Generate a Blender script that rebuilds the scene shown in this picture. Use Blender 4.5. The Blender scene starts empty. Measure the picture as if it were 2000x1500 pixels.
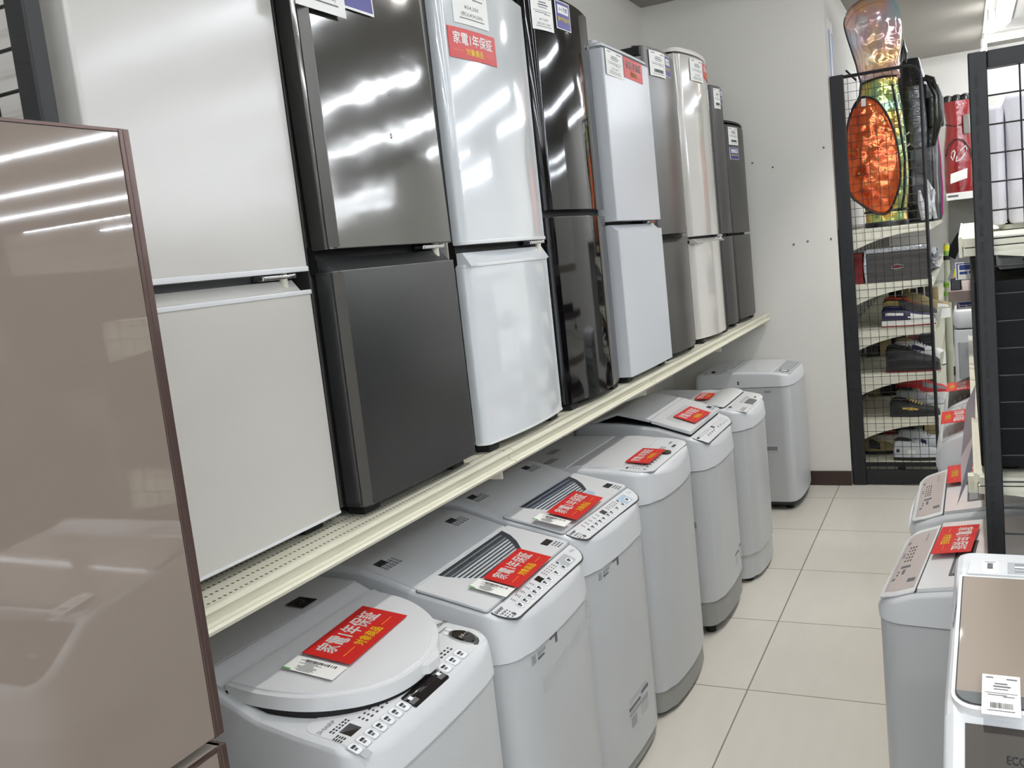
import bpy, bmesh, math, random
from mathutils import Matrix, Vector
random.seed(7)
S = bpy.context.scene
COL = S.collection

# ------------------------------------------------------------------ camera
cam_d = bpy.data.cameras.new('camera'); cam = bpy.data.objects.new('camera', cam_d); COL.objects.link(cam)
cam_d.sensor_width = 36.0; cam_d.lens = 1803.6 / 2000 * 36; cam_d.clip_start = 0.02; cam_d.clip_end = 60
yaw, pitch, roll = map(math.radians, (26.63, 7.617, -6.251))
fw = Vector((-math.sin(yaw) * math.cos(pitch), math.cos(yaw) * math.cos(pitch), -math.sin(pitch)))
r0 = Vector((math.cos(yaw), math.sin(yaw), 0)); u0 = r0.cross(fw)
rt = math.cos(roll) * r0 + math.sin(roll) * u0; up = -math.sin(roll) * r0 + math.cos(roll) * u0
mw = Matrix((rt, up, -fw)).transposed().to_4x4(); mw.translation = Vector((0, 0, 1.55))
cam.matrix_world = mw
S.camera = cam

# ------------------------------------------------------------------ world, view, exposure
W = bpy.data.worlds.new('shop_world'); S.world = W; W.use_nodes = True
W.node_tree.nodes['Background'].inputs[0].default_value = (0.80, 0.90, 1.0, 1)
W.node_tree.nodes['Background'].inputs[1].default_value = 2.0
S.view_settings.view_transform = 'Standard'; S.view_settings.look = 'None'
S.view_settings.gamma = 1.0; S.view_settings.use_curve_mapping = False
S.view_settings.exposure = 0.0
TUBE_STRENGTH = 52.0
SPOT_W = 58.0
S.cycles.use_denoising = True
S.cycles.max_bounces = 7; S.cycles.diffuse_bounces = 3; S.cycles.glossy_bounces = 3
S.cycles.use_adaptive_sampling = True; S.cycles.adaptive_threshold = 0.05; S.cycles.adaptive_min_samples = 12
S.cycles.transparent_max_bounces = 12
S.cycles.sample_clamp_indirect = 6.0

# ------------------------------------------------------------------ materials
def lin(c):
    c = c / 255.0
    return c / 12.92 if c <= 0.04045 else ((c + 0.055) / 1.055) ** 2.4
def rgb(c): return (lin(c[0]), lin(c[1]), lin(c[2]), 1)
def mk(name, c, rough=0.4, metal=0.0, coat=0.0, spec=0.5, bump=None, var=0.0, emit=0.0, alpha=1.0, trans=0.0, croug=0.03, aniso=None):
    m = bpy.data.materials.new(name); m.use_nodes = True
    nt = m.node_tree; b = nt.nodes['Principled BSDF']; I = b.inputs
    I['Base Color'].default_value = rgb(c); I['Roughness'].default_value = rough; I['Metallic'].default_value = metal
    I['Specular IOR Level'].default_value = spec
    I['Coat Weight'].default_value = coat; I['Coat Roughness'].default_value = croug
    I['Alpha'].default_value = alpha; I['Transmission Weight'].default_value = trans
    if emit:
        I['Emission Color'].default_value = rgb(c); I['Emission Strength'].default_value = emit
    if bump or var:
        tc = nt.nodes.new('ShaderNodeTexCoord'); n = nt.nodes.new('ShaderNodeTexNoise')
        mp = nt.nodes.new('ShaderNodeMapping'); nt.links.new(tc.outputs['Object'], mp.inputs[0]); nt.links.new(mp.outputs[0], n.inputs['Vector'])
        n.inputs['Scale'].default_value = bump[1] if bump else 9.0
        n.inputs['Detail'].default_value = 2.0
        if aniso: mp.inputs['Scale'].default_value = aniso
        if bump:
            bp = nt.nodes.new('ShaderNodeBump'); bp.inputs['Strength'].default_value = bump[0]
            bp.inputs['Distance'].default_value = bump[2] if len(bump) > 2 else 0.01
            nt.links.new(n.outputs['Fac'], bp.inputs['Height']); nt.links.new(bp.outputs[0], I['Normal'])
            if coat: nt.links.new(bp.outputs[0], I['Coat Normal'])
        if var:
            mx = nt.nodes.new('ShaderNodeMix'); mx.data_type = 'RGBA'
            a = rgb([max(0, k * (1 - var)) for k in c]); d = rgb([min(255, k * (1 + var)) for k in c])
            mx.inputs[6].default_value = a; mx.inputs[7].default_value = d
            nt.links.new(n.outputs['Fac'], mx.inputs[0]); nt.links.new(mx.outputs[2], I['Base Color'])
    return m
def nodes(m): return m.node_tree, m.node_tree.nodes, m.node_tree.links

M = {}
def m_(k, *a, **kw): M[k] = mk(k, *a, **kw); return M[k]
m_('wall_paint', (226, 223, 215), .85, bump=(.12, 220, .002), var=.015)
m_('ceiling_board', (158, 155, 148), .9, bump=(.15, 160, .002))
m_('baseboard_vinyl', (62, 44, 38), .5)
m_('white_enamel', (210, 212, 214), .30, coat=.3, bump=(.03, 400, .0006))
m_('white_plastic', (214, 216, 218), .32, spec=.5)
m_('white_lid', (222, 223, 224), .22, coat=.4)
m_('side_steel', (192, 194, 195), .34, bump=(.05, 500, .0006))
m_('base_grey', (150, 150, 146), .55)
m_('dark_base', (40, 40, 40), .6)
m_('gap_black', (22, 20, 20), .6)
m_('seam_grey', (130, 132, 134), .5)
m_('print_grey', (95, 97, 100), .5)
m_('print_dark', (48, 48, 50), .5)
m_('button_white', (236, 238, 240), .3)
m_('ring_grey', (176, 179, 182), .4)
m_('lcd_black', (26, 22, 22), .08, coat=.6)
m_('chrome', (200, 200, 200), .12, metal=1.0)
m_('cream_metal', (226, 223, 203), .38)
m_('black_metal', (25, 25, 27), .5)
m_('black_wire', (26, 25, 26), .45)
m_('rubber', (24, 24, 26), .7)
m_('red_card', (203, 33, 30), .42)
m_('card_white', (244, 243, 238), .55)
m_('card_yellow', (250, 226, 40), .5)
m_('card_orange', (240, 150, 50), .5)
m_('card_blue', (48, 40, 132), .4)
m_('card_green', (60, 160, 60), .5)
m_('fridge_white', (202, 199, 192), .20, coat=.15, croug=.12, bump=(.03, 30, .004))
m_('fridge_white_gloss', (218, 222, 224), .10, coat=.8, bump=(.03, 7, .006))
m_('fridge_white_matte', (208, 211, 214), .30, bump=(.02, 300, .001))
m_('fridge_cream_gloss', (204, 200, 192), .12, coat=.7, bump=(.03, 7, .006))
m_('fridge_side_white', (218, 213, 206), .4)
m_('brushed_silver', (112, 111, 108), .095, metal=.8, bump=(.16, 5.5, .006), aniso=(1, 1, 1.4))
m_('brushed_silver_low', (92, 93, 93), .26, metal=.75, bump=(.08, 5, .004))  # lower door: darker copy, the dark room it mirrors put into the colour
m_('silver_side', (62, 60, 57), .45)
m_('silver_dark', (86, 84, 81), .3, metal=.7, bump=(.05, 5, .004))
m_('graphite', (72, 70, 68), .40, metal=.5)
m_('fridge_black', (12, 11, 13), .06)
m_('mauve_glass', (132, 120, 110), .04, coat=1.0, spec=.6, croug=.0)
m_('mauve_trim', (92, 74, 68), .3, metal=.5)
m_('mauve_top', (176, 166, 154), .5)
m_('beige_panel', (184, 172, 168), .3)
m_('brown_glass', (142, 130, 117), .28, coat=.2, spec=.5)
m_('brown_panel', (62, 57, 51), .4, spec=.35)
m_('slate_band', (92, 98, 100), .2)
m_('louver_dark', (58, 62, 68), .3)
m_('louver_blue', (52, 58, 76), .3)
m_('louver_mid', (120, 126, 131), .25)
m_('louver_light', (196, 200, 204), .25)
m_('window_grey', (196, 198, 198), .2)
m_('window_blue', (176, 196, 214), .2)
m_('logo_grey', (150, 152, 154), .4)
m_('clear_film', (230, 232, 234), .12, alpha=.18, bump=(.6, 40, .01))
m_('light_housing', (228, 226, 220), .5)
m_('lamp_tube', (240, 246, 255), .5, emit=TUBE_STRENGTH)
m_('spot_bulb', (255, 252, 250), .5, emit=45.0)
m_('box_charcoal', (72, 70, 68), .7, var=.1)
m_('box_red', (128, 24, 22), .6)
m_('film_wrap', (196, 198, 200), .18, metal=.4, bump=(.9, 45, .01), alpha=.85)
m_('lavender_plastic', (214, 212, 220), .5)
m_('matte_black', (8, 8, 9), .55, spec=.25)
m_('grey_panel', (128, 126, 120), .6)
m_('poster_blue', (150, 168, 208), .6)
m_('rack_dark', (60, 58, 56), .6, var=.2)
m_('mauve_rail', (150, 132, 126), .5)
m_('sheet_mauve', (176, 164, 168), .3)
m_('sheet_pink', (226, 214, 214), .3)
m_('sheet_slate', (140, 142, 152), .3)
m_('sign_blue', (52, 72, 140), .5)
m_('sign_yellow', (226, 220, 60), .5)
m_('drawer_grey', (166, 170, 170), .3, alpha=.9)
m_('tube_green', (172, 176, 152), .35, bump=(.3, 30, .006))
m_('band_green', (122, 176, 60), .5)
m_('leather_black', (24, 23, 24), .28, coat=.3, bump=(.4, 9, .02))
m_('leather_red', (140, 12, 16), .22, coat=.5, bump=(.25, 8, .02))
m_('magenta_piping', (190, 70, 140), .4)
m_('strap_black', (20, 18, 24), .45)
for nm, c in (('shoe_navy', (38, 34, 70)), ('shoe_white', (226, 224, 218)), ('shoe_black', (34, 33, 33)), ('shoe_red', (206, 44, 44)),
              ('shoe_orange', (214, 66, 30)), ('shoe_grey', (150, 150, 148)), ('shoe_silver', (200, 203, 204)), ('shoe_tan', (158, 140, 96)), ('shoe_gold', (196, 170, 84)), ('sole_maroon', (130, 26, 28))):
    m_(nm, c, .55, bump=(.2, 60, .003))

# perforated shelf steel: rows of small dark holes
m = m_('perforated_cream', (218, 215, 196), .42)
nt, N, L = nodes(m)
geo = N.new('ShaderNodeNewGeometry'); sp = N.new('ShaderNodeSeparateXYZ'); L.new(geo.outputs['Position'], sp.inputs[0])
def mth(op, a, b=None, c=None):
    n = N.new('ShaderNodeMath'); n.operation = op
    for i, v in enumerate((a, b, c)):
        if v is None: continue
        if hasattr(v, 'is_linked') or hasattr(v, 'links'): L.new(v, n.inputs[i])
        else: n.inputs[i].default_value = v
    return n.outputs[0]
dy = mth('SUBTRACT', mth('FRACT', mth('MULTIPLY', sp.outputs[1], 1 / .0125)), .5)
dx = mth('MULTIPLY', mth('SUBTRACT', mth('FRACT', mth('MULTIPLY', sp.outputs[0], 1 / .03)), .5), 2.4)
d2 = mth('ADD', mth('MULTIPLY', dy, dy), mth('MULTIPLY', dx, dx))
hole = mth('LESS_THAN', d2, .06)
mx = N.new('ShaderNodeMix'); mx.data_type = 'RGBA'; mx.inputs[6].default_value = rgb((218, 215, 196)); mx.inputs[7].default_value = rgb((70, 66, 56))
L.new(hole, mx.inputs[0]); L.new(mx.outputs[2], N['Principled BSDF'].inputs['Base Color'])

# floor tiles, 600 mm, thin darker joints, faint cloudy stone pattern
m = m_('floor_tile', (190, 184, 172), .34, spec=.4)
nt, N, L = nodes(m)
geo = N.new('ShaderNodeNewGeometry'); mp = N.new('ShaderNodeMapping'); mp.inputs['Location'].default_value = (.1285, 0.0, 0)
L.new(geo.outputs['Position'], mp.inputs[0])
br = N.new('ShaderNodeTexBrick'); br.offset = 0.0; br.squash = 1.0
for k, v in (('Scale', 1.0), ('Mortar Size', .0028), ('Mortar Smooth', .1), ('Brick Width', .6), ('Row Height', .6), ('Bias', 0.0)): br.inputs[k].default_value = v
br.inputs['Color1'].default_value = rgb((216, 211, 200)); br.inputs['Color2'].default_value = rgb((211, 206, 195)); br.inputs['Mortar'].default_value = rgb((136, 128, 116))
ns = N.new('ShaderNodeTexNoise'); ns.inputs['Scale'].default_value = 6; ns.inputs['Detail'].default_value = 5
mp2 = N.new('ShaderNodeMapping'); mp2.inputs['Scale'].default_value = (3, .7, 1); L.new(geo.outputs['Position'], mp2.inputs[0]); L.new(mp2.outputs[0], ns.inputs['Vector'])
L.new(mp.outputs[0], br.inputs['Vector'])
mx = N.new('ShaderNodeMix'); mx.data_type = 'RGBA'; mx.blend_type = 'MULTIPLY'; mx.inputs[0].default_value = .35
rp = N.new('ShaderNodeValToRGB'); rp.color_ramp.elements[0].color = (.72, .71, .7, 1); rp.color_ramp.elements[1].color = (1, 1, 1, 1)
L.new(ns.outputs['Fac'], rp.inputs[0]); L.new(br.outputs['Color'], mx.inputs[6]); L.new(rp.outputs[0], mx.inputs[7])
L.new(mx.outputs[2], N['Principled BSDF'].inputs['Base Color'])

# holographic vinyl of the golf bag: colours that wander with a noise, very shiny
def holo(name, cols, alpha, scale, bump=.8):
    m = m_(name, (200, 120, 60), .12, metal=.55, alpha=alpha)
    nt, N, L = nodes(m); b = N['Principled BSDF']
    tc = N.new('ShaderNodeTexCoord'); n = N.new('ShaderNodeTexNoise'); n.inputs['Scale'].default_value = scale; n.inputs['Detail'].default_value = 1.5; n.inputs['Distortion'].default_value = .6
    L.new(tc.outputs['Object'], n.inputs['Vector'])
    r = N.new('ShaderNodeValToRGB'); e = r.color_ramp.elements
    while len(e) < len(cols): e.new(.5)
    for i, c in enumerate(cols): e[i].position = .28 + .46 * i / (len(cols) - 1); e[i].color = rgb(c)
    L.new(n.outputs['Fac'], r.inputs[0]); L.new(r.outputs[0], b.inputs['Base Color'])
    n2 = N.new('ShaderNodeTexNoise'); n2.inputs['Scale'].default_value = 14; n2.inputs['Detail'].default_value = 1.0; L.new(tc.outputs['Object'], n2.inputs['Vector'])
    bp = N.new('ShaderNodeBump'); bp.inputs['Strength'].default_value = bump; bp.inputs['Distance'].default_value = .02
    L.new(n2.outputs['Fac'], bp.inputs['Height']); L.new(bp.outputs[0], b.inputs['Normal'])
    return m
holo('holo_orange', [(214, 70, 30), (232, 104, 56), (240, 120, 66), (206, 76, 40), (236, 160, 60)], 1.0, 6)
holo('holo_yellow', [(236, 120, 60), (240, 190, 90), (196, 214, 130), (150, 200, 170), (240, 170, 90)], 1.0, 5)
holo('holo_clear', [(84, 196, 190), (176, 200, 210), (214, 170, 176), (246, 190, 120), (104, 206, 180)], .62, 3.6)

# ------------------------------------------------------------------ mesh builder
class MB:
    def __init__(s): s.v = []; s.f = []; s.m = []; s.mats = []
    def mi(s, k):
        if k not in s.mats: s.mats.append(k)
        return s.mats.index(k)
    def add(s, v, f, k):
        o = len(s.v); i = s.mi(k); s.v += [tuple(p) for p in v]
        for q in f: s.f.append([a + o for a in q]); s.m.append(i)
    def loft(s, loops, k, c0=True, c1=True):
        n = len(loops[0]); v = [p for l in loops for p in l]; f = []
        for j in range(len(loops) - 1):
            for i in range(n):
                a = j * n + i; b = j * n + (i + 1) % n; f.append((a, b, b + n, a + n))
        if c0: f.append(tuple(range(n))[::-1])
        if c1: f.append(tuple(range((len(loops) - 1) * n, len(loops) * n)))
        s.add(v, f, k)
    def prism(s, loop, z0, z1, k, e0=0.0, e1=0.0):
        L = []
        if e0: L += [(offset(loop, e0), z0), (offset(loop, e0 * .3), z0 + e0 * .3), (loop, z0 + e0)]
        else: L += [(loop, z0)]
        if e1: L += [(loop, z1 - e1), (offset(loop, e1 * .3), z1 - e1 * .3), (offset(loop, e1), z1)]
        else: L += [(loop, z1)]
        s.loft([[(p[0], p[1], z) for p in l] for l, z in L], k)
    def rbox(s, x0, x1, y0, y1, z0, z1, k, r=.004, e=.002, n=3):
        s.prism(rrect(x0, x1, y0, y1, r, n), z0, z1, k, e, e)
    def box(s, x0, x1, y0, y1, z0, z1, k):
        v = [(x, y, z) for z in (z0, z1) for x, y in ((x0, y0), (x1, y0), (x1, y1), (x0, y1))]
        s.add(v, [(3, 2, 1, 0), (4, 5, 6, 7), (0, 1, 5, 4), (1, 2, 6, 5), (2, 3, 7, 6), (3, 0, 4, 7)], k)
    def slab(s, quad, t, k):
        # a thin sheet: polygon in 3-D thickened along its normal
        q = [Vector(p) for p in quad]; n = (q[1] - q[0]).cross(q[-1] - q[0]).normalized() * t
        s.loft([[tuple(p) for p in q], [tuple(p + n) for p in q]], k)
    def extr(s, prof, axis, a0, a1, k):
        def P(p, a):
            if axis == 'y': return (p[0], a, p[1])
            if axis == 'x': return (a, p[0], p[1])
            return (p[0], p[1], a)
        s.loft([[P(p, a0) for p in prof], [P(p, a1) for p in prof]], k)
    def tube(s, path, r, k, n=8, closed=False):
        P = [Vector(p) for p in path]; loops = []; m = len(P)
        for i, p in enumerate(P):
            a = P[(i - 1) % m] if (closed or i > 0) else p; b = P[(i + 1) % m] if (closed or i < m - 1) else p
            t = (b - a).normalized(); q = Vector((0, 0, 1)) if abs(t.z) < .9 else Vector((1, 0, 0))
            u = t.cross(q).normalized(); w = t.cross(u); rr = r[i] if isinstance(r, (list, tuple)) else r
            loops.append([tuple(p + (u * math.cos(2 * math.pi * j / n) + w * math.sin(2 * math.pi * j / n)) * rr) for j in range(n)])
        if closed: loops.append(loops[0])
        s.loft(loops, k, not closed, not closed)
    def cyl(s, c, r, h, k, n=20, axis='z', r1=None, e=0.0):
        r1 = r if r1 is None else r1
        st = [(r - e, 0)] + ([(r, e)] if e else []) + ([(r1, h - e)] if e else []) + [(r1 - e, h)]
        def P(a, rr, d):
            x, y = rr * math.cos(a), rr * math.sin(a)
            o = {'z': (x, y, d), 'y': (x, d, y), 'x': (d, x, y)}[axis]
            return (c[0] + o[0], c[1] + o[1], c[2] + o[2])
        s.loft([[P(2 * math.pi * i / n, rr, d) for i in range(n)] for rr, d in st], k)
    def build(s, name, root=None, smooth=38, label=None):
        me = bpy.data.meshes.new(name); me.from_pydata(s.v, [], s.f)
        for k in s.mats: me.materials.append(M[k])
        me.polygons.foreach_set('material_index', s.m)
        bm = bmesh.new(); bm.from_mesh(me); bmesh.ops.recalc_face_normals(bm, faces=bm.faces); bm.to_mesh(me); bm.free()
        if smooth:
            me.shade_smooth(); me.set_sharp_from_angle(angle=math.radians(smooth))
        me.update()
        o = bpy.data.objects.new(name, me); COL.objects.link(o)
        if smooth:
            wn = o.modifiers.new('weighted_normals', 'WEIGHTED_NORMAL'); wn.mode = 'FACE_AREA'; wn.weight = 100; wn.keep_sharp = True
        if root is not None: o.parent = root
        if label: o['label'] = label
        return o
def offset(loop, d):
    n = len(loop); out = []
    for i in range(n):
        a, b, c = Vector(loop[i - 1]), Vector(loop[i]), Vector(loop[(i + 1) % n])
        e1 = (b - a); e2 = (c - b)
        if e1.length < 1e-9: e1 = e2
        if e2.length < 1e-9: e2 = e1
        e1.normalize(); e2.normalize()
        n1 = Vector((-e1.y, e1.x)); n2 = Vector((-e2.y, e2.x)); m = (n1 + n2)
        if m.length < 1e-6: m = n1
        m.normalize(); k = d / max(.5, m.dot(n1))
        p = b + m * k; out.append((p.x, p.y))
    return out
def rrect(x0, x1, y0, y1, r, n=4):
    r = min(r, (x1 - x0) / 2.01, (y1 - y0) / 2.01); out = []
    for cx, cy, a in ((x1 - r, y0 + r, -90), (x1 - r, y1 - r, 0), (x0 + r, y1 - r, 90), (x0 + r, y0 + r, 180)):
        for i in range(n + 1):
            t = math.radians(a + 90 * i / n); out.append((cx + r * math.cos(t), cy + r * math.sin(t)))
    return out
def bowplan(xb, xf, y0, y1, r, bow, n=14):
    # counter-clockwise plan of a door whose front bulges by `bow`; x grows to the front
    w = (y1 - y0) / 2; c = (y0 + y1) / 2; out = [(xb, y1), (xb, y0)]
    fx = lambda y: xf - bow * ((y - c) / w) ** 2
    xs = fx(y0 + r)
    for i in range(6):
        t = math.radians(-90 + 75 * i / 5); out.append((xs - r + r * math.cos(t), y0 + r + r * math.sin(t)))
    for i in range(1, n): 
        y = y0 + r + (2 * w - 2 * r) * i / n; out.append((fx(y), y))
    for i in range(6):
        t = math.radians(15 + 75 * i / 5); out.append((xs - r + r * math.cos(t), y1 - r + r * math.sin(t)))
    return out
def interp(prof, x):
    # profile ordered front (0) to back (negative)
    if x >= prof[0][0]: return prof[0][1]
    for (a, za), (b, zb) in zip(prof, prof[1:]):
        if b <= x <= a: return za + (zb - za) * (a - x) / (a - b)
    return prof[-1][1]

def tag(o, label, cat, group=None):
    o['label'] = label; o['category'] = cat
    if group: o['group'] = group
    return o
def thing(name, label, cat, loc=(0, 0, 0), rz=0.0, group=None):
    o = bpy.data.objects.new(name, None); COL.objects.link(o); o.empty_display_size = .1
    o.location = loc; o.rotation_euler = (0, 0, rz); return tag(o, label, cat, group)
def struct(o): o['kind'] = 'structure'; return o

_tx = {}
def text2d(body):
    if body not in _tx:
        cu = bpy.data.curves.new('t', 'FONT'); cu.body = body; cu.size = 1.0; cu.resolution_u = 2
        cu.align_x = 'CENTER'; cu.align_y = 'CENTER'
        ob = bpy.data.objects.new('t', cu); COL.objects.link(ob)
        dg = bpy.context.evaluated_depsgraph_get(); me = bpy.data.meshes.new_from_object(ob.evaluated_get(dg))
        v = [(p.co.x, p.co.y) for p in me.vertices]; f = [tuple(p.vertices) for p in me.polygons]
        if v:
            cx = (min(p[0] for p in v) + max(p[0] for p in v)) / 2; cy = (min(p[1] for p in v) + max(p[1] for p in v)) / 2
            v = [(a - cx, b - cy) for a, b in v]
        w = max([p[0] for p in v] or [0]) * 2; h = max([p[1] for p in v] or [0]) * 2
        bpy.data.objects.remove(ob); bpy.data.curves.remove(cu); bpy.data.meshes.remove(me)
        _tx[body] = (v, f, w, h)
    return _tx[body]
def put_text(mb, body, fn, k, h=None, w=None, cu=0.0, cv=0.0, bold=0.0):
    # text of height h (and width w if given) centred at (cu, cv) of the surface fn(u, v); heavy strokes by nudged copies
    v, f, tw, th = text2d(body)
    if not v: return
    sy = (h / th) if h else w / tw; sx = (w / tw) if w else sy
    for dx, dy in (((0, 0),) if not bold else ((-1, 0), (1, 0), (0, -1), (0, 1))):
        mb.add([fn(cu + (a + dx * bold) * sx, cv + (b + dy * bold) * sy) for a, b in v], f, k)

# ================================================================== THE ROOM
CZ = 2.97
def sbox(name, x0, x1, y0, y1, z0, z1, k):
    b = MB(); b.box(x0, x1, y0, y1, z0, z1, k); return struct(b.build(name, smooth=0))
sbox('floor', -1.9, 14.2, -3.8, 14.2, -.1, 0, 'floor_tile')
sbox('ceiling', -1.9, 14.2, -3.8, 14.2, CZ, CZ + .1, 'ceiling_board')
sbox('wall_left', -1.82, -1.70, -3.6, 5.8, 0, CZ, 'wall_paint')
sbox('wall_back', -1.70, -.655, 5.68, 9.7, 0, CZ, 'wall_paint')
sbox('wall_far', -.655, 4.0, 9.7, 13.9, 0, CZ, 'wall_paint')
sbox('wall_rear', 4.0, 14.0, 13.9, 14.0, 0, CZ, 'wall_paint')
sbox('wall_right', 13.9, 14.0, -3.6, 13.9, 0, CZ, 'wall_paint')
b = MB()
for x0, x1, z0, z1 in ((-1.82, -.9, 0, CZ), (4.2, 14.0, 0, CZ), (-.9, 4.2, 2.45, CZ), (-.9, 4.2, 0, .12)): b.box(x0, x1, -3.7, -3.6, z0, z1, 'wall_paint')
struct(b.build('wall_front', smooth=0))
# shop window behind the camera: daylight comes in here
b = MB()
for x in (-.9, .35, 1.6, 2.9, 4.14): b.box(x, x + .06, -3.69, -3.62, .12, 2.45, 'black_metal')
for z in (.12, 2.39): b.box(-.9, 4.2, -3.69, -3.62, z, z + .06, 'black_metal')
struct(b.build('window_1', smooth=0))
b = MB(); b.box(-1.70, -.655, 5.672, 5.68, 0, .088, 'baseboard_vinyl'); struct(b.build('baseboard_back', smooth=0))
b = MB(); b.box(-.655, 4.0, 9.692, 9.7, 0, .088, 'baseboard_vinyl'); struct(b.build('baseboard_far', smooth=0))
b = MB()
for x, z in ((-1.105, 1.96), (-.82, 1.47), (-.69, 1.47), (-.70, 1.99), (-.90, 1.46), (-.99, 1.92)): b.cyl((x, 5.6765, z), .006, .004, 'print_grey', 8, 'y')
# screw holes left in the back wall are marks of that wall
hb = b.build('trim_1'); struct(hb)

# ------------------------------------------------------------------ fluorescent fittings
def tube_light(along, L=1.22):
    r = bpy.data.objects.new('ceiling_light', None); COL.objects.link(r)
    def P(a, c): return (a, c) if along == 'x' else (c, a)
    b = MB(); prof = [(-.06, 0), (.06, 0), (.06, -.012), (.03, -.034), (-.03, -.034), (-.06, -.012)]
    b.extr(prof, along, -L / 2, L / 2, 'light_housing') if along == 'x' else b.extr(prof, 'y', -L / 2, L / 2, 'light_housing')
    if along == 'x':
        b.v = [(p[0], p[1], p[2]) for p in b.v]
    b.build('housing', r, 0)
    b = MB(); half = [(-.0175, -.034), (-.0175, -.050), (-.008, -.058), (.008, -.058), (.0175, -.050), (.0175, -.034)]
    b.extr(half, along, -L / 2 + .02, L / 2 - .02, 'lamp_tube'); b.build('lamp', r, 0)
    return r
LX = tube_light('x'); LY = tube_light('y')
def copy_tree(o, parent=None):
    c = o.copy(); COL.objects.link(c); c.parent = parent
    for ch in list(o.children): copy_tree(ch, c)
    return c
first = {}
def place_light(proto, x, y, label):
    o = proto if proto.name not in first else copy_tree(proto)
    first[proto.name] = 1
    o.location = (x, y, CZ - .0005)
    tag(o, label, 'light', 'fluorescent tube lights on the ceiling')
for x0, y, n in ((-1.0, -2.9, 6), (-1.0, -1.4, 7), (.7, .2, 6), (.82, 2.0, 6), (.82, 3.85, 7), (1.42, 5.65, 8), (1.42, 7.4, 8), (.82, 9.05, 9), (4.7, 10.9, 7), (4.7, 12.5, 7)):
    for i in range(n):
        if y == 9.05 and i in (2, 3): continue
        lab = 'unshaded white fluorescent tube across the ceiling, outside the view'
        if y == 9.05 and i == 0: lab = 'white fluorescent tube running across the ceiling beside the far wall'
        place_light(LX, x0 + 1.25 * i, y, lab)
for y in (7.9,):
    place_light(LY, .33, y, 'long fluorescent tube running along the aisle ceiling above the spotlights' if y > 7 else 'unshaded white fluorescent tube across the ceiling, outside the view')
# track spotlights over the near part of the aisle (their round glints show in the doors)
def spot_head(t, aim, power):
    x, y, z = t.location
    b = MB(); b.tube([(0, 0, CZ - .03 - z), (0, 0, .10)], .008, 'light_housing'); b.build('stem', t)
    b = MB(); b.cyl((0, 0, .02), .024, .085, 'light_housing', 16, e=.004); b.build('socket', t)
    b = MB(); b.cyl((0, 0, -.055), .048, .075, 'spot_bulb', 18, r1=.022, e=.006); b.build('bulb', t)
    if power:
        ld = bpy.data.lights.new('beam', 'SPOT'); ld.energy = power; ld.color = (1.0, .985, .95); ld.spot_size = math.radians(104); ld.spot_blend = .75; ld.shadow_soft_size = .03
        lo = bpy.data.objects.new('beam', ld); COL.objects.link(lo); lo.parent = t; lo.location = (0, 0, -.075)
        lo.rotation_euler = (math.radians(aim[0]), math.radians(aim[1]), 0)
b = MB(); b.rbox(-.145, -.115, -1.2, 5.4, CZ - .03, CZ - .0005, 'light_housing', .004)
tag(b.build('light_track'), 'slim white lighting track on the ceiling over the near aisle, above the view', 'light track')
for y, k in ((-.5, .5), (.9, .5), (2.3, 1.2), (3.7, 1.05), (5.0, 1.1)):
    t = thing('spotlight', 'glowing white spotlight over the near aisle, above the view', 'spotlight', (-.13, y, 2.84), 0, 'spotlights over the near aisle')
    spot_head(t, (0, -4), SPOT_W * k)
# lighting track and two spotlights
b = MB(); b.rbox(.195, .225, 7.3, 9.3, CZ - .03, CZ - .0005, 'light_housing', .004)
tag(b.build('light_track'), 'slim white lighting track on the ceiling carrying two spotlights', 'light track')
for (x, y, z, lab) in ((.232, 7.75, 2.84, 'glowing white spotlight nearest on the ceiling track'), (.203, 8.75, 2.80, 'lower glowing white spotlight farther along the ceiling track')):
    t = thing('spotlight', lab, 'spotlight', (x, y, z), 0, 'spotlights on the track')
    spot_head(t, (0, 0), 8.0)

# ================================================================== LEFT RACK: upper shelf with the refrigerators
YS = [.96, 2.09, 3.32, 4.545, 5.665]
shelf_words = ['cream perforated steel shelf under the two nearest refrigerators', 'cream steel shelf under the black refrigerator', 'cream steel shelf under the pale double-door and dark grey refrigerators', 'cream steel shelf end touching the back wall under the last refrigerators']
for i in range(4):
    y0, y1 = YS[i] + .002, YS[i + 1] - .002
    t = thing('shelf', shelf_words[i], 'shelf', (0, 0, 0), 0, 'shelf boards of the refrigerator rack')
    b = MB(); b.box(-1.62, -1.083, y0, y1, 1.050, 1.064, 'perforated_cream'); b.build('board', t, 0)
    b = MB()
    prof = [(-1.083, 1.052), (-1.083, 1.066), (-1.074, 1.069), (-1.067, 1.067), (-1.066, 1.061), (-1.076, 1.058), (-1.080, 1.052), (-1.080, 1.042), (-1.074, 1.037), (-1.064, 1.038), (-1.060, 1.034), (-1.064, 1.027), (-1.078, 1.026), (-1.088, 1.032)]
    b.extr(prof, 'y', y0, y1, 'cream_metal'); b.build('price_rail', t, 50)
    b = MB(); b.box(-1.62, -1.10, y1 - .012, y1 - .004, .99, 1.05, 'cream_metal'); b.build('bracket', t, 0)
for i, y in enumerate((2.09, 3.32, 4.545)):
    b = MB(); b.rbox(-1.695, -1.657, y - .03, y + .03, 0, 2.2, 'black_metal', .004)
    tag(b.build('rack_upright'), ['black steel rack upright behind the white and striped-lid washers', 'black steel rack upright behind the washer with a raised lid', 'black steel rack upright against the wall near the last washer'][i], 'rack upright', 'uprights behind the refrigerator rack')

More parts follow.
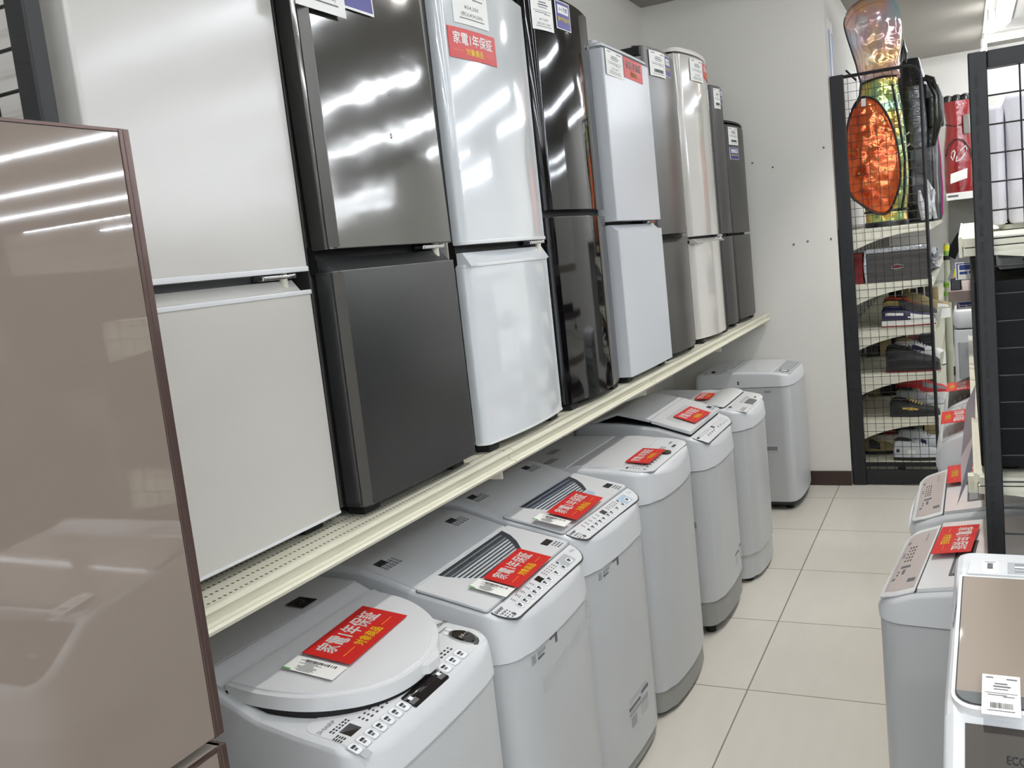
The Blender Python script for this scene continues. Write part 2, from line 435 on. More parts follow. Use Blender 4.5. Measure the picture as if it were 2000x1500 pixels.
def mesh_panel(mb, x0, x1, z0, z1, y, step, r, k='black_wire', ox=0.0, oz=0.0):
    x = x0 + ox
    while x < x1 - 1e-4:
        if x > x0 + 1e-4: mb.tube([(x, y, z0), (x, y, z1)], r, k, 6)
        x += step
    z = z0 + oz
    while z < z1 - 1e-4:
        if z > z0 + 1e-4: mb.tube([(x0, y + r * 1.6, z), (x1, y + r * 1.6, z)], r, k, 6)
        z += step
# black mesh end panel beside the first refrigerator
t = thing('mesh_end_panel', 'black wire mesh end panel behind the mauve refrigerator', 'rack panel', (0, 0, 0))
b = MB(); b.rbox(-1.192, -1.152, .925, .955, 0, 2.3, 'black_metal', .004); b.rbox(-1.69, -1.655, .925, .955, 0, 2.3, 'black_metal', .004)
b.rbox(-1.655, -1.192, .93, .95, 2.25, 2.3, 'black_metal', .004); b.build('frame', t)
b = MB(); mesh_panel(b, -1.655, -1.192, .1, 2.25, .938, .0585, .0028, ox=.048, oz=.012); b.build('wire_mesh', t)

# ================================================================== REFRIGERATORS
def fridge(label, xf, y0, y1, zlo, zhi, ztop, body, door, door2=None, bow=0.0, r=.012, depth=.50, trim=None, hinge=True, cap=0.0, pocket=True, z0=1.066, capmat=None, rail='gap_black', side_pocket=False, dt=.055, edge=None):
    w = (y1 - y0) / 2; yc = (y0 + y1) / 2
    t = thing('refrigerator', label, 'refrigerator', (xf, yc, z0), 0, 'refrigerators on the rack')
    zb = 1.088 - z0; zl = zlo - z0; zh = zhi - z0; zt = ztop - z0
    b = MB(); b.rbox(-depth, -dt - .016, -w + .004, w - .004, .018, zt - .004, body, .006, .003)
    if cap: b.prism(bowplan(-depth, -.004, -w + .001, w - .001, max(r, .02), bow), zt + .008, zt + .008 + cap, capmat or body, .003, .006)
    b.build('cabinet', t)
    b = MB(); b.box(-dt - .017, -dt + .002, -w + .012, w - .012, zb + .01, zl - .005, 'gap_black' if body != 'fridge_side_white' else 'seam_grey'); b.box(-dt - .017, -dt + .002, -w + .012, w - .012, zh + .01, zt - .012, 'gap_black' if body != 'fridge_side_white' else 'seam_grey')
    b.build('gasket', t, 0)
    b = MB(); b.box(-dt - .02, -dt + .0, -w + .006, w - .006, zl - .004, zh + .009, rail); b.build('middle_rail', t, 0)
    b = MB(); b.prism(bowplan(-dt, 0, -w, w, r, bow), zh, zt, door, .002, .004)
    up = b.build('door', t)
    if trim:
        b = MB(); b.prism(bowplan(-dt + .004, .0028, -w - .001, w + .001, r, bow), zh - .001, zh + .009, trim, .0015, .0015); b.build('trim', up)
    b = MB(); b.prism(bowplan(-dt, 0, -w, w, r, bow), zb, zl, door2 or door, .002, .002)
    lo = b.build('door', t)
    if trim:
        b = MB(); b.prism(bowplan(-dt + .004, .0028, -w - .001, w + .001, r, bow), zl - .006, zl + .003, trim, .0015, .0015); b.build('top_trim', lo)
        b = MB(); b.prism(bowplan(-dt + .004, .002, -w - .0005, w + .0005, r, bow), zb - .001, zb + .005, trim, .0015, .0015); b.build('bottom_trim', lo)
    if edge:
        b = MB()
        for za, zc in ((zb + .004, zl - .004), (zh + .004, zt - .006)):
            b.extr([(-.0165, -w - .0006), (.0006, -w + .0175), (.0012, -w + .0140), (-.0130, -w - .0012)], 'z', za, zc, edge)
        b.build('edge_strip', lo)
    if pocket:
        # finger recess: the top of the lower door climbs towards the cabinet
        b = MB(); b.extr([(-.012, zl - .002), (-.034, zl + (zh - zl) * .62), (-dt + .004, zl + (zh - zl) * .62), (-dt + .004, zl - .002)], 'y', -w + .004, w - .016, door2 or door); b.build('finger_grip', lo, 30)
    if hinge:
        b = MB(); b.rbox(-.05, -.022, w - .11, w - .012, zh - .012, zh - .002, 'chrome', .004); b.cyl((-.03, w - .045, zl + .002), .008, zh - zl - .002, 'cream_metal', 12); b.build('hinge', t)
    for s in (-1, 1):
        b = MB(); b.rbox(-.075, -.03, s * (w - .055) - .028, s * (w - .055) + .028, 0, zb - .004, 'rubber', .004); b.build('foot', t)
    for s in (-1, 1):
        b = MB(); b.rbox(-depth + .03, -depth + .08, s * (w - .055) - .028, s * (w - .055) + .028, 0, .02, 'rubber', .004); b.build('foot', t)
    return t
def ell_yz(x, y, z, ry, rz, n=12): return [(x, y + ry * math.cos(2 * math.pi * i / n), z + rz * math.sin(2 * math.pi * i / n)) for i in range(n)]
F1 = fridge('plain white refrigerator nearest the camera on the rack, behind the mauve one', -1.137, .985, 1.452, 1.533, 1.572, 2.36, 'fridge_side_white', 'fridge_white', trim='white_lid', bow=.002, r=.008, rail='seam_grey')
F2 = fridge('brushed silver refrigerator with a dented door between two white ones', -1.095, 1.484, 1.963, 1.566, 1.608, 2.33, 'silver_side', 'brushed_silver', 'brushed_silver_low', r=.02, bow=.003, depth=.53, edge='silver_dark')
for ch in F2.children:
    if ch.name.split('.')[0] == 'door' and ch.data.vertices[0].co.z > .3:
        zm = min(v.co.z for v in ch.data.vertices)
        for v in ch.data.vertices: v.co.x -= .019 * (v.co.z - zm)
        for (y, z, rr) in ((-.145, 1.02, .0022), (.105, .955, .004), (.118, .950, .003), (.035, .865, .004), (.02, .775, .0065)):
            b = MB(); xx = -.003 * (y / .24) ** 2 - .019 * (z - zm) - .0012
            b.loft([ell_yz(xx + d, y, z, rr * k, rr * 1.5 * k) for k, d in ((1, 0), (.8, .0011), (.4, .0016), (.05, .0018))], 'brushed_silver'); b.build('dent', ch, 80)
F3 = fridge('white glossy refrigerator with a red card between silver and black ones', -1.090, 2.04, 2.548, 1.548, 1.60, 2.262, 'fridge_side_white', 'fridge_white_gloss', trim='white_lid', bow=.022, r=.028, depth=.54)
F4 = fridge('glossy black refrigerator with a blue sticker', -1.088, 2.60, 3.093, 1.665, 1.685, 2.33, 'fridge_black', 'fridge_black', bow=.03, r=.035, depth=.54, pocket=False, hinge=False)
F5 = fridge('matte white refrigerator with a torn red card just past the black one', -1.080, 3.125, 3.645, 1.612, 1.645, 2.235, 'fridge_side_white', 'fridge_white_matte', r=.006, bow=.004, depth=.52, cap=.012, capmat='fridge_white_matte', dt=.075)
F6 = fridge('dark silver refrigerator squeezed between two pale refrigerators', -1.090, 3.68, 4.15, 1.55, 1.585, 2.335, 'silver_side', 'silver_dark', r=.04, bow=.03, depth=.52, hinge=False)
F7 = fridge('glossy cream white refrigerator with a rounded front and small red card', -1.085, 4.235, 4.80, 1.535, 1.565, 2.388, 'fridge_side_white', 'fridge_cream_gloss', r=.05, bow=.045, depth=.50, cap=.022, capmat='fridge_side_white')
F8 = fridge('graphite grey refrigerator second from the back wall', -1.105, 4.815, 5.10, 1.55, 1.565, 2.318, 'graphite', 'graphite', r=.05, bow=.03, depth=.46, pocket=False, hinge=False)
F9 = fridge('short graphite grey refrigerator next to the back wall', -1.105, 5.13, 5.58, 1.55, 1.562, 2.148, 'graphite', 'graphite', r=.03, bow=.025, depth=.46, pocket=False, hinge=False, cap=.014, capmat='gap_black')
# hinge cover on the matte white one, black hinge covers on the dark silver one, badge on the black one
b = MB(); b.rbox(-.10, -.035, -.245, -.19, 1.159, 1.205, 'white_plastic', .012, .008); b.build('hinge_cover', F5)
b = MB()
for i in range(3): b.rbox(-.062 + .016 * i, -.056 + .016 * i, -.2512, -.2497, 1.0, 1.12, 'side_steel', .001, .0005)
b.build('side_grip', F5)
b = MB(); b.rbox(-.16, -.03, -.25, -.18, 1.229, 1.262, 'gap_black', .004); b.build('hinge_cover', F6)
b = MB(); b.rbox(-.0215, -.0185, .165, .205, 1.150, 1.164, 'logo_grey', .001, .0005); b.rbox(-.0208, -.0180, .168, .176, 1.153, 1.161, 'card_white', .001, .0005); b.build('badge', F4, 0)

# mauve refrigerator at the left edge, standing on the floor
t = thing('refrigerator', 'tall mauve glass-front refrigerator standing at the left edge', 'refrigerator', (-.85, .42, 0))
b = MB(); b.rbox(-.66, -.065, -.372, .368, .03, 1.735, 'mauve_top', .01, .004); b.build('cabinet', t)
b = MB(); b.rbox(-.40, -.05, -.36, .255, 1.735, 1.772, 'mauve_top', .01, .006); b.build('hinge_cover', t)
for (z0, z1) in ((1.008, 1.744), (.52, .994), (.06, .506)):
    b = MB(); b.rbox(-.06, -.004, -.374, .371, z0, z1, 'mauve_top', .004, .002); d = b.build('door' if z0 > 1 else 'drawer', t)
    b = MB(); b.rbox(-.004, 0, -.374, .358, z0 + .002, z1 - .004, 'mauve_glass', .001, .0006); b.build('glass_panel', d)
    b = MB(); b.rbox(-.006, .0012, .358, .3635, z0, z1, 'mauve_trim', .001, .0006); b.rbox(-.058, .0006, .3635, .374, z0, z1, 'mauve_trim', .002, .0008)
    b.rbox(-.006, .001, -.374, .358, z1 - .004, z1, 'mauve_trim', .001, .0006); b.build('edge_trim', d)
for sx in (-.6, -.12):
    for sy in (-.3, .3):
        b = MB(); b.cyl((sx, sy, 0), .025, .032, 'rubber', 12); b.build('foot', t)

# pale blue poster on the side of the wall end
b = MB(); b.box(-.6545, -.6535, 5.80, 6.02, 1.9, 2.72, 'card_white'); b.box(-.6537, -.6530, 5.81, 5.88, 1.92, 2.66, 'poster_blue'); b.box(-.6537, -.6530, 5.96, 6.01, 1.92, 2.66, 'poster_blue')
tag(b.build('poster', smooth=0), 'pale blue and white poster on the side of the wall behind the golf bag', 'poster')

# ------------------------------------------------------------------ cards and tags
def card(kind, label, c, u, v, w, h, group, text=None, bend=0.0, name=None):
    # c: centre, u: reading direction, v: up direction of the writing
    U = Vector(u).normalized(); V = Vector(v); V = (V - U * V.dot(U)).normalized(); Nn = U.cross(V); C = Vector(c)
    def F(a, d, off=0.0): return tuple(U * a + V * d + Nn * (off - bend * (2 * a / w) ** 2))
    t = thing({'red': 'warranty_card', 'blue': 'warranty_sticker', 'tag': 'price_tag'}[kind] if not name else name, label, {'red': 'warranty card', 'blue': 'sticker', 'tag': 'price tag'}[kind], C, 0, group)
    def sheet(x0, x1, y0, y1, k, off, th=.0007, mb=None):
        mb = mb or MB(); n = 8 if bend else 1; lo = []; 
        for i in range(n + 1):
            a = x0 + (x1 - x0) * i / n
            lo.append([F(a, y0, off), F(a, y1, off), F(a, y1, off + th), F(a, y0, off + th)])
        mb.loft(lo, k); return mb
    base = {'red': 'red_card', 'blue': 'card_white', 'tag': 'card_white'}[kind]
    sheet(-w / 2, w / 2, -h / 2, h / 2, base, 0).build('card', t, 20)
    o = .0010
    if kind == 'red':
        b = MB()
        put_text(b, '家電1年保証', lambda a, d: F(a, d, o), 'card_white', h=h * .40, w=w * .82, cv=h * .17, bold=.018)
        b.build('lettering', t, 0)
        b = MB(); put_text(b, '対象商品', lambda a, d: F(a, d, o), 'card_yellow', h=h * .23, w=w * .36, cv=-h * .24, bold=.015)
        b.build('lettering', t, 0)
        b = MB()
        for s in (-1, 1): sheet(s * w * .32 - w * .09, s * w * .32 + w * .09, -h * .25, -h * .235, 'card_orange', o, .0003, b)
        b.build('rule', t, 0)
    elif kind == 'blue':
        sheet(-w * .46, w * .46, -h * .47, h * .47, 'card_blue', .0007, .0004).build('blue_field', t, 0)
        b = MB(); sheet(-w * .36, w * .36, h * .06, h * .36, 'card_white', .0011, .0003, b)
        put_text(b, '6ヶ月間', lambda a, d: F(a, d, .0018), 'card_blue', h=h * .16, w=w * .56, cv=h * .21, bold=.01)
        put_text(b, '動作保証付', lambda a, d: F(a, d, .0018), 'card_yellow', h=h * .16, w=w * .74, cv=-h * .14, bold=.01)
        b.build('lettering', t, 0)
    else:
        b = MB(); P = 'print_grey'
        wide = text == 'wide'
        if wide:
            rows = [(-.40, .38, .10, .04), (-.30, .30, .3, .05), (-.2, .05, .4, .05), (-.12, -.2, .28, .05), (-.02, .1, .45, .05), (.08, -.1, .3, .05), (.16, .15, .2, .05), (.2, .0, .3, .04)]
            rnd = random.Random(3)
            for i in range(12):
                cx = -.42 + .07 * i; ln = rnd.uniform(.18, .5); sheet((cx - .012) * w, (cx + .012) * w, (.1 - ln / 2) * h, (.1 + ln / 2) * h, P, o, .0002, b)
            for i in range(14):
                x = .28 + .0  ; y = -.34 + .045 * i; sheet(.20 * w, .36 * w, (y - .012) * h, (y + (.004 if i % 3 else .016)) * h, 'print_dark', o, .0002, b)
        else:
            for (cx, cy, lw, lh) in ((-.30, .42, .2, .03), (.28, .40, .28, .03), (0, .27, .34, .03), (.02, .2, .46, .035), (0, .13, .38, .02), (0, .03, .84, .012), (-.1, -.02, .5, .018), (.2, -.05, .3, .018), (0, -.40, .7, .016)):
                sheet((cx - lw / 2) * w, (cx + lw / 2) * w, (cy - lh / 2) * h, (cy + lh / 2) * h, P, o, .0002, b)
            if text:
                put_text(b, text, lambda a, d: F(a, d, o), 'print_dark', h=h * .085, w=w * .62, cv=-h * .33)
                put_text(b, text.strip('()').replace('税込', ''), lambda a, d: F(a, d, o), 'print_dark', h=h * .07, w=w * .4, cv=-h * .21)
            else:
                rnd = random.Random(5); x = -.28
                while x < .3:
                    ww = rnd.choice((.008, .012, .02)); sheet(x * w, (x + ww) * w, -.34 * h, -.21 * h, 'print_dark', o, .0002, b); x += ww + rnd.choice((.008, .014))
        b.build('fine_print', t, 0)
        if text == 'wide':
            b = MB(); sheet(-w * .5, -w * .42, h * .34, h * .5, 'card_green', o, .0002, b); b.build('green_mark', t, 0)
    return t
RG, BG, TG = 'red warranty cards', 'blue warranty stickers', 'white price tags'
Y, Z, NX = (0, 1, 0), (0, 0, 1), (-1, 0, 0)

card('tag', 'large white price tag on the silver refrigerator door', (-1.0958, 1.542, 2.155), Y, (-.019, 0, 1), .160, .185, TG, '(税込¥14,300)')
card('blue', 'blue sticker beside the price tag on the dented silver refrigerator', (-1.1018, 1.681, 2.172), Y, (-.019, 0, 1), .108, .17, BG)
card('tag', 'white price tag above the red card on the glossy white refrigerator', (-1.0925, 2.180, 2.215), (.078, 1, 0), Z, .165, .145, TG, '(税込¥24,200)', bend=.003)
card('red', 'red warranty card on the glossy white refrigerator door', (-1.0930, 2.175, 2.093), (.08, 1, 0), Z, .222, .074, RG, bend=.004)
card('tag', 'white price tag on the black refrigerator', (-1.1000, 2.668, 2.268), (.18, 1, 0), Z, .115, .105, TG, '(税込¥17,600)', bend=.004)
card('blue', 'blue sticker on the black refrigerator door', (-1.0875, 2.797, 2.277), (.049, 1, 0), Z, .105, .085, BG, bend=.001)
card('tag', 'white price tag at the top of the matte white refrigerator', (-1.0800, 3.228, 2.190), Y, Z, .178, .088, TG, '(税込¥26,400)')
card('red', 'red warranty card with a torn white corner on the matte white refrigerator', (-1.0790, 3.434, 2.195), Y, Z, .216, .074, RG)
card('tag', 'blank white price tag on the dark silver refrigerator', (-1.0905, 3.818, 2.272), (.11, 1, 0), Z, .160, .10, TG, bend=.005)
card('blue', 'small blue sticker on the dark silver refrigerator', (-1.0885, 3.945, 2.278), (-.033, 1, 0), Z, .085, .085, BG, bend=.001)
card('tag', 'white price tag on the glossy cream refrigerator', (-1.0835, 4.428, 2.325), (.12, 1, 0), Z, .155, .10, TG, '(税込¥19,800)', bend=.004)
card('red', 'small red card at the top right corner of the cream refrigerator', (-1.0905, 4.628, 2.340), (-.124, 1, 0), Z, .165, .068, RG, bend=.005)
card('tag', 'white price tag on the graphite refrigerator second from the wall', (-1.1075, 4.905, 2.252), (.155, 1, 0), Z, .083, .10, TG, bend=.003)
card('blue', 'blue sticker on the graphite refrigerator second from the wall', (-1.1065, 4.997, 2.270), (-.11, 1, 0), Z, .078, .078, BG, bend=.003)
card('tag', 'white price tag on the last refrigerator by the back wall', (-1.1095, 5.232, 2.086), (.135, 1, 0), Z, .145, .095, TG, bend=.003)
card('blue', 'blue sticker below the tag on the last refrigerator by the back wall', (-1.1095, 5.232, 1.992), (.135, 1, 0), Z, .138, .062, BG, bend=.003)

# ================================================================== WASHING MACHINES
def half_contour(D, hw, rf, rb, bow, xs):
    # right half of the plan, from the middle of the back to the middle of the front; y >= 0
    pts = [(-D, 0.0), (-D, hw - rb)]
    for i in range(1, 5):
        t = math.radians(90 - 90 * i / 4); pts.append((-D + rb - rb * math.sin(t), hw - rb + rb * math.cos(t)))
    pts += [(x, hw) for x in sorted(xs) if -D + rb + .004 < x < -rf - bow - .004]
    xe = -bow
    for i in range(0, 9):
        t = math.radians(90 - 84 * i / 8); pts.append((xe - rf + rf * math.cos(t), hw - rf + rf * math.sin(t)))
    y1 = pts[-1][1]
    for i in range(1, 7):
        y = y1 * (1 - i / 6); pts.append((-bow * (y / hw) ** 2 if bow else 0.0, y))
    return pts
def full(hc): return [(x, -y) for x, y in hc] + [(x, y) for x, y in hc[::-1][1:-1]]
def pair_loop(hc): return [(x, -y) for x, y in hc] + [(x, y) for x, y in hc[::-1]]

class Washer:
    def __init__(s, label, loc, rz, wd, D, prof, zseam, rf=.055, rb=.03, bow=.014, group='washing machines', body='side_steel', cover='white_plastic', base_h=.035, base='base_grey', cover_out=.0042, rim=.012, ground=.018):
        s.t = thing('washing_machine', label, 'washing machine', (0, 0, 0), 0, group); s.loc = loc; s.rz = rz
        s.hw = wd / 2; s.D = D; s.prof = prof; s.bow = bow; s.rf = rf; t = s.t
        xs = [p[0] for p in prof] + [-.02 * i for i in range(1, 40)]
        hc = half_contour(D, s.hw, rf, rb, bow, xs); s.hc = hc
        lp = full(hc)
        b = MB(); b.prism(lp, ground + base_h, zseam - .003, body, .002, 0); s.cab = b.build('cabinet', t)
        b = MB(); b.prism(offset(lp, .006), ground, ground + base_h + .002, base, .004, 0); b.build('base', t)
        for sx in (-.07, -D + .07):
            for sy in (-1, 1):
                b = MB(); b.cyl((sx, sy * (s.hw - .07), 0), .022, ground + .002, 'rubber', 12); b.build('foot', t)
        b = MB(); P = pair_loop(hc)
        def lay(d, f):
            out = []
            Q = offset2(P, d)
            for x, y in Q: out.append((x, y, f(x)))
            return out
        r = rim
        L = [lay(-cover_out, lambda x: zseam), lay(-cover_out, lambda x: zseam + .006), lay(0, lambda x: s.z(x) - r), lay(r * .12, lambda x: s.z(x) - r * .62), lay(r * .38, lambda x: s.z(x) - r * .24), lay(r, lambda x: s.z(x))]
        b.loft(L, cover, True, False)
        n = len(hc); o = len(b.v); last = L[-1]
        b.add(last, [(i, i + 1, 2 * n - 2 - i, 2 * n - 1 - i) for i in range(n - 1)], cover)
        s.cov = b.build('top_cover', t, 32)
    def z(s, x): return interp(s.prof, x)
    def P(s, x, y, off=0.0): return (x, y, s.z(x) + off)
    def done(s):
        s.t.location = s.loc; s.t.rotation_euler = (0, 0, s.rz)
    def front_x(s, y):
        return -s.bow * (y / s.hw) ** 2
    def patch(s, mb, rows, k, off=.001, t=.002, zf=None):
        zf = zf or s.z
        n = len(rows); top = [[(x, a, zf(x) + off), (x, b, zf(x) + off)] for x, a, b in rows]
        v = []; f = []
        for (p, q) in top: v += [p, q, (p[0], p[1], p[2] - t), (q[0], q[1], q[2] - t)]
        for i in range(n - 1):
            o = 4 * i; e = o + 4
            f += [(o, o + 1, e + 1, e), (o + 2, e + 2, e + 3, o + 3), (o, e, e + 2, o + 2), (o + 1, o + 3, e + 3, e + 1)]
        f += [(0, 2, 3, 1), (4 * (n - 1), 4 * (n - 1) + 1, 4 * (n - 1) + 3, 4 * (n - 1) + 2)]
        mb.add(v, f, k)
    def rows(s, x0, x1, hw, r0=0.0, r1=0.0, yc=0.0, step=.02, bowf=0.0):
        # x0 back edge, x1 front edge, rounded corners r0 at the back and r1 at the front
        xs = [x0]
        for i in range(1, 6): xs.append(x0 + r0 * (1 - math.cos(math.radians(18 * i)))) if r0 else None
        x = x0 + max(r0, step)
        while x < x1 - max(r1, step) + 1e-6: xs.append(x); x += step
        if r1:
            for i in range(0, 6): xs.append(x1 - r1 + r1 * math.sin(math.radians(18 * i)))
        else: xs.append(x1)
        xs = sorted(set(round(v, 5) for v in xs)); out = []
        for x in xs:
            h = hw
            if r0 and x < x0 + r0: h = hw - r0 + math.sqrt(max(0, r0 ** 2 - (x0 + r0 - x) ** 2))
            if r1 and x > x1 - r1: h = min(h, hw - r1 + math.sqrt(max(0, r1 ** 2 - (x - x1 + r1) ** 2)))
            out.append((x, yc - h, yc + h))
        return out
    def rect(s, mb, x, y, lx, ly, k, off=.0022, t=.0006):
        s.patch(mb, [(x - lx / 2, y - ly / 2, y + ly / 2), (x + lx / 2, y - ly / 2, y + ly / 2)], k, off, t)
    def oval(s, mb, x, y, rx, ry, k, off, t=.001, zf=None):
        s.patch(mb, [(x - rx * math.cos(math.radians(15 * i)), y - ry * math.sin(math.radians(15 * i)) - 1e-4, y + ry * math.sin(math.radians(15 * i)) + 1e-4) for i in range(13)], k, off, t, zf)
    def button(s, parent, x, y, lx, ly, off=.0016, rnd=False, mark=True, name='button', ring='ring_grey', face='button_white'):
        b = MB()
        if rnd: s.oval(b, x, y, lx / 2, ly / 2, ring, off + .0003, .001); s.oval(b, x, y, lx / 2 - .0014, ly / 2 - .0014, face, off + .0007, .0012)
        else:
            for (d, k, o) in ((0, ring, .0003), (.0013, face, .0007)):
                s.patch(b, s.rows(x - lx / 2 + d, x + lx / 2 - d, ly / 2 - d, .005, .005, y, .02), k, off + o, .001)
        if mark:
            s.rect(b, x - lx * .12, y, .005, ly * .5, 'print_dark', off + .0011); s.rect(b, x + lx * .14, y - ly * .06, .004, ly * .36, 'print_grey', off + .0011)
        return b.build(name, parent, 20)
    def text(s, mb, body, x, y, h, k='print_dark', off=.003, w=None, bold=0.0, zf=None):
        zf = zf or s.z
        put_text(mb, body, lambda u, v: (x - v, y + u, zf(x - v) + off), k, h=h, w=w, bold=bold)
    def marks(s, mb, x0, x1, y0, y1, nx, ny, k='print_grey', off=.0024, fill=.5, rnd=None, hx=.5):
        rnd = rnd or random.Random(1)
        for i in range(nx):
            for j in range(ny):
                x = x0 + (x1 - x0) * (i + .5) / nx; y = y0 + (y1 - y0) * (j + .5) / ny
                s.rect(mb, x, y, (x1 - x0) / nx * hx, (y1 - y0) / ny * fill * rnd.uniform(.6, 1.15), k, off)
def offset2(P, d):
    # offset of the mirrored pair loop; the duplicated middle points stay on the axis
    n = len(P); out = []
    Q = []
    for i, p in enumerate(P):
        if Q and (abs(Q[-1][0] - p[0]) + abs(Q[-1][1] - p[1])) < 1e-9: continue
        Q.append(p)
    if abs(Q[0][0] - Q[-1][0]) + abs(Q[0][1] - Q[-1][1]) < 1e-9: Q.pop()
    R = offset(Q, d) if d else Q; m = {}
    for a, c in zip(Q, R): m[(round(a[0], 6), round(a[1], 6))] = c
    return [m.get((round(p[0], 6), round(p[1], 6)), m.get((round(p[0], 6), round(-p[1], 6)))) for p in P]

# ---- the nearest one: big round lid, long control panel along the front
w = Washer('nearest white washing machine with a big round lid, under the rack', (-.918, 1.392, 0), 0, .510, .60,
           [(0, .742), (-.012, .758), (-.03, .767), (-.06, .776), (-.14, .788), (-.22, .804), (-.295, .836), (-.36, .868), (-.60, .880)], .690, rf=.05, bow=.010)
b = MB(); lidz = lambda x: interp([(0, .802), (-.05, .814), (-.10, .826), (-.20, .844), (-.28, .855), (-.34, .866)], x)
def lid_rows(sh, x0=-.262):
    rows = []
    for i in range(25):
        a = math.radians(3.75 * i); x = x0 + (.222 - sh) * math.sin(a); rows.append((x, -(.236 - sh) * math.cos(a) ** .92 - 1e-4, (.230 - sh) * math.cos(a) ** .92 + 1e-4))
    return rows
rows_back = [(-.30, -.236, .230), (-.28, -.236, .230)]
w.patch(b, rows_back + lid_rows(0), 'white_lid', -.004, .0255, lidz)
w.patch(b, [(-.295, -.228, .228)] + lid_rows(.012), 'white_lid', .0, .006, lidz)
lid = b.build('lid', w.t, 45)
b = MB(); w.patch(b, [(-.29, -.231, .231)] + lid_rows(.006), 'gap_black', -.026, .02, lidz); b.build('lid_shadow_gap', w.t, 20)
b = MB(); w.patch(b, [(-.062, .000, .075), (-.048, .000, .078), (-.038, .006, .068), (-.030, .016, .052)], 'white_lid', -.006, .018, lidz); b.build('lid_handle', lid, 30)
b = MB()
w.patch(b, [(-.348, -.236, .236), (-.30, -.236, .236)], 'white_plastic', .004, .008); w.patch(b, [(-.302, -.236, .236), (-.296, -.236, .236)], 'white_lid', .0055, .006)
w.patch(b, [(-.59, -.236, .236), (-.352, -.236, .236)], 'white_plastic', .003, .008); b.build('rear_deck', w.t, 30)
b = MB(); w.patch(b, [(-.412, .070, .118), (-.364, .070, .118)], 'lcd_black', .0045, .001); w.marks(b, -.40, -.376, .084, .104, 3, 3, 'print_dark', .0049, .5); b.build('emblem_plate', w.t, 0)
pan = MB(); w.patch(pan, w.rows(-.138, -.022, .236, .02, .012, 0, .012), 'white_lid', .0012, .003); pan = pan.build('control_panel', w.t, 30)
for y in (-.232, -.207, -.182, -.157, -.132, -.107, -.082): w.button(pan, -.032, y, .025, .021)
for y in (.075, .108, .140): w.button(pan, -.034, y, .026, .026)
b = MB(); w.patch(b, w.rows(-.046, -.014, .063, .004, .004, -.005, .012), 'lcd_black', .0024, .002)
for y in (-.055, .047): w.rect(b, -.030, y, .020, .022, 'print_grey', .0028); w.rect(b, -.032, y, .008, .010, 'card_white', .0031)
b.build('display', pan, 0)
b = MB(); w.oval(b, -.058, .200, .034, .022, 'chrome', .005, .005); w.oval(b, -.058, .200, .027, .0165, 'lcd_black', .0075, .005)
w.text(b, 'スタート', -.058, .200, .008, 'card_white', .0082); b.build('start_button', pan, 30)
b = MB(); w.patch(b, [(-.078, -.212, -.180), (-.054, -.212, -.180)], 'lcd_black', .0022, .001); b.build('display', pan, 0)
for y, x in ((.214, -.102), (.196, -.096)): w.button(pan, x, y, .020, .014, rnd=True, mark=False)
b = MB(); rnd = random.Random(2)
w.text(b, 'SHARP', -.106, -.210, .009, 'logo_grey', .0022, .048); w.text(b, '8.0kg', -.128, .224, .013, 'print_dark', .0030, .044)
w.rect(b, -.112, .205, .004, .03, 'logo_grey')
w.marks(b, -.094, -.082, -.222, -.170, 2, 6, 'print_dark', .002, .6, rnd); w.marks(b, -.078, -.054, -.165, -.070, 3, 6, 'print_dark', .002, .4, rnd, .4)
w.marks(b, -.068, -.052, .070, .148, 2, 6, 'print_dark', .002, .5, rnd, .45); w.marks(b, -.076, -.056, -.238, -.218, 4, 2, 'print_dark', .002, .7, rnd)
b.build('print', pan, 0)
b = MB(); w.rect(b, -.022, -.226, .026, .02, 'ring_grey', .0016)
b.build('button_outline', pan, 0)
w.done(); W1 = w

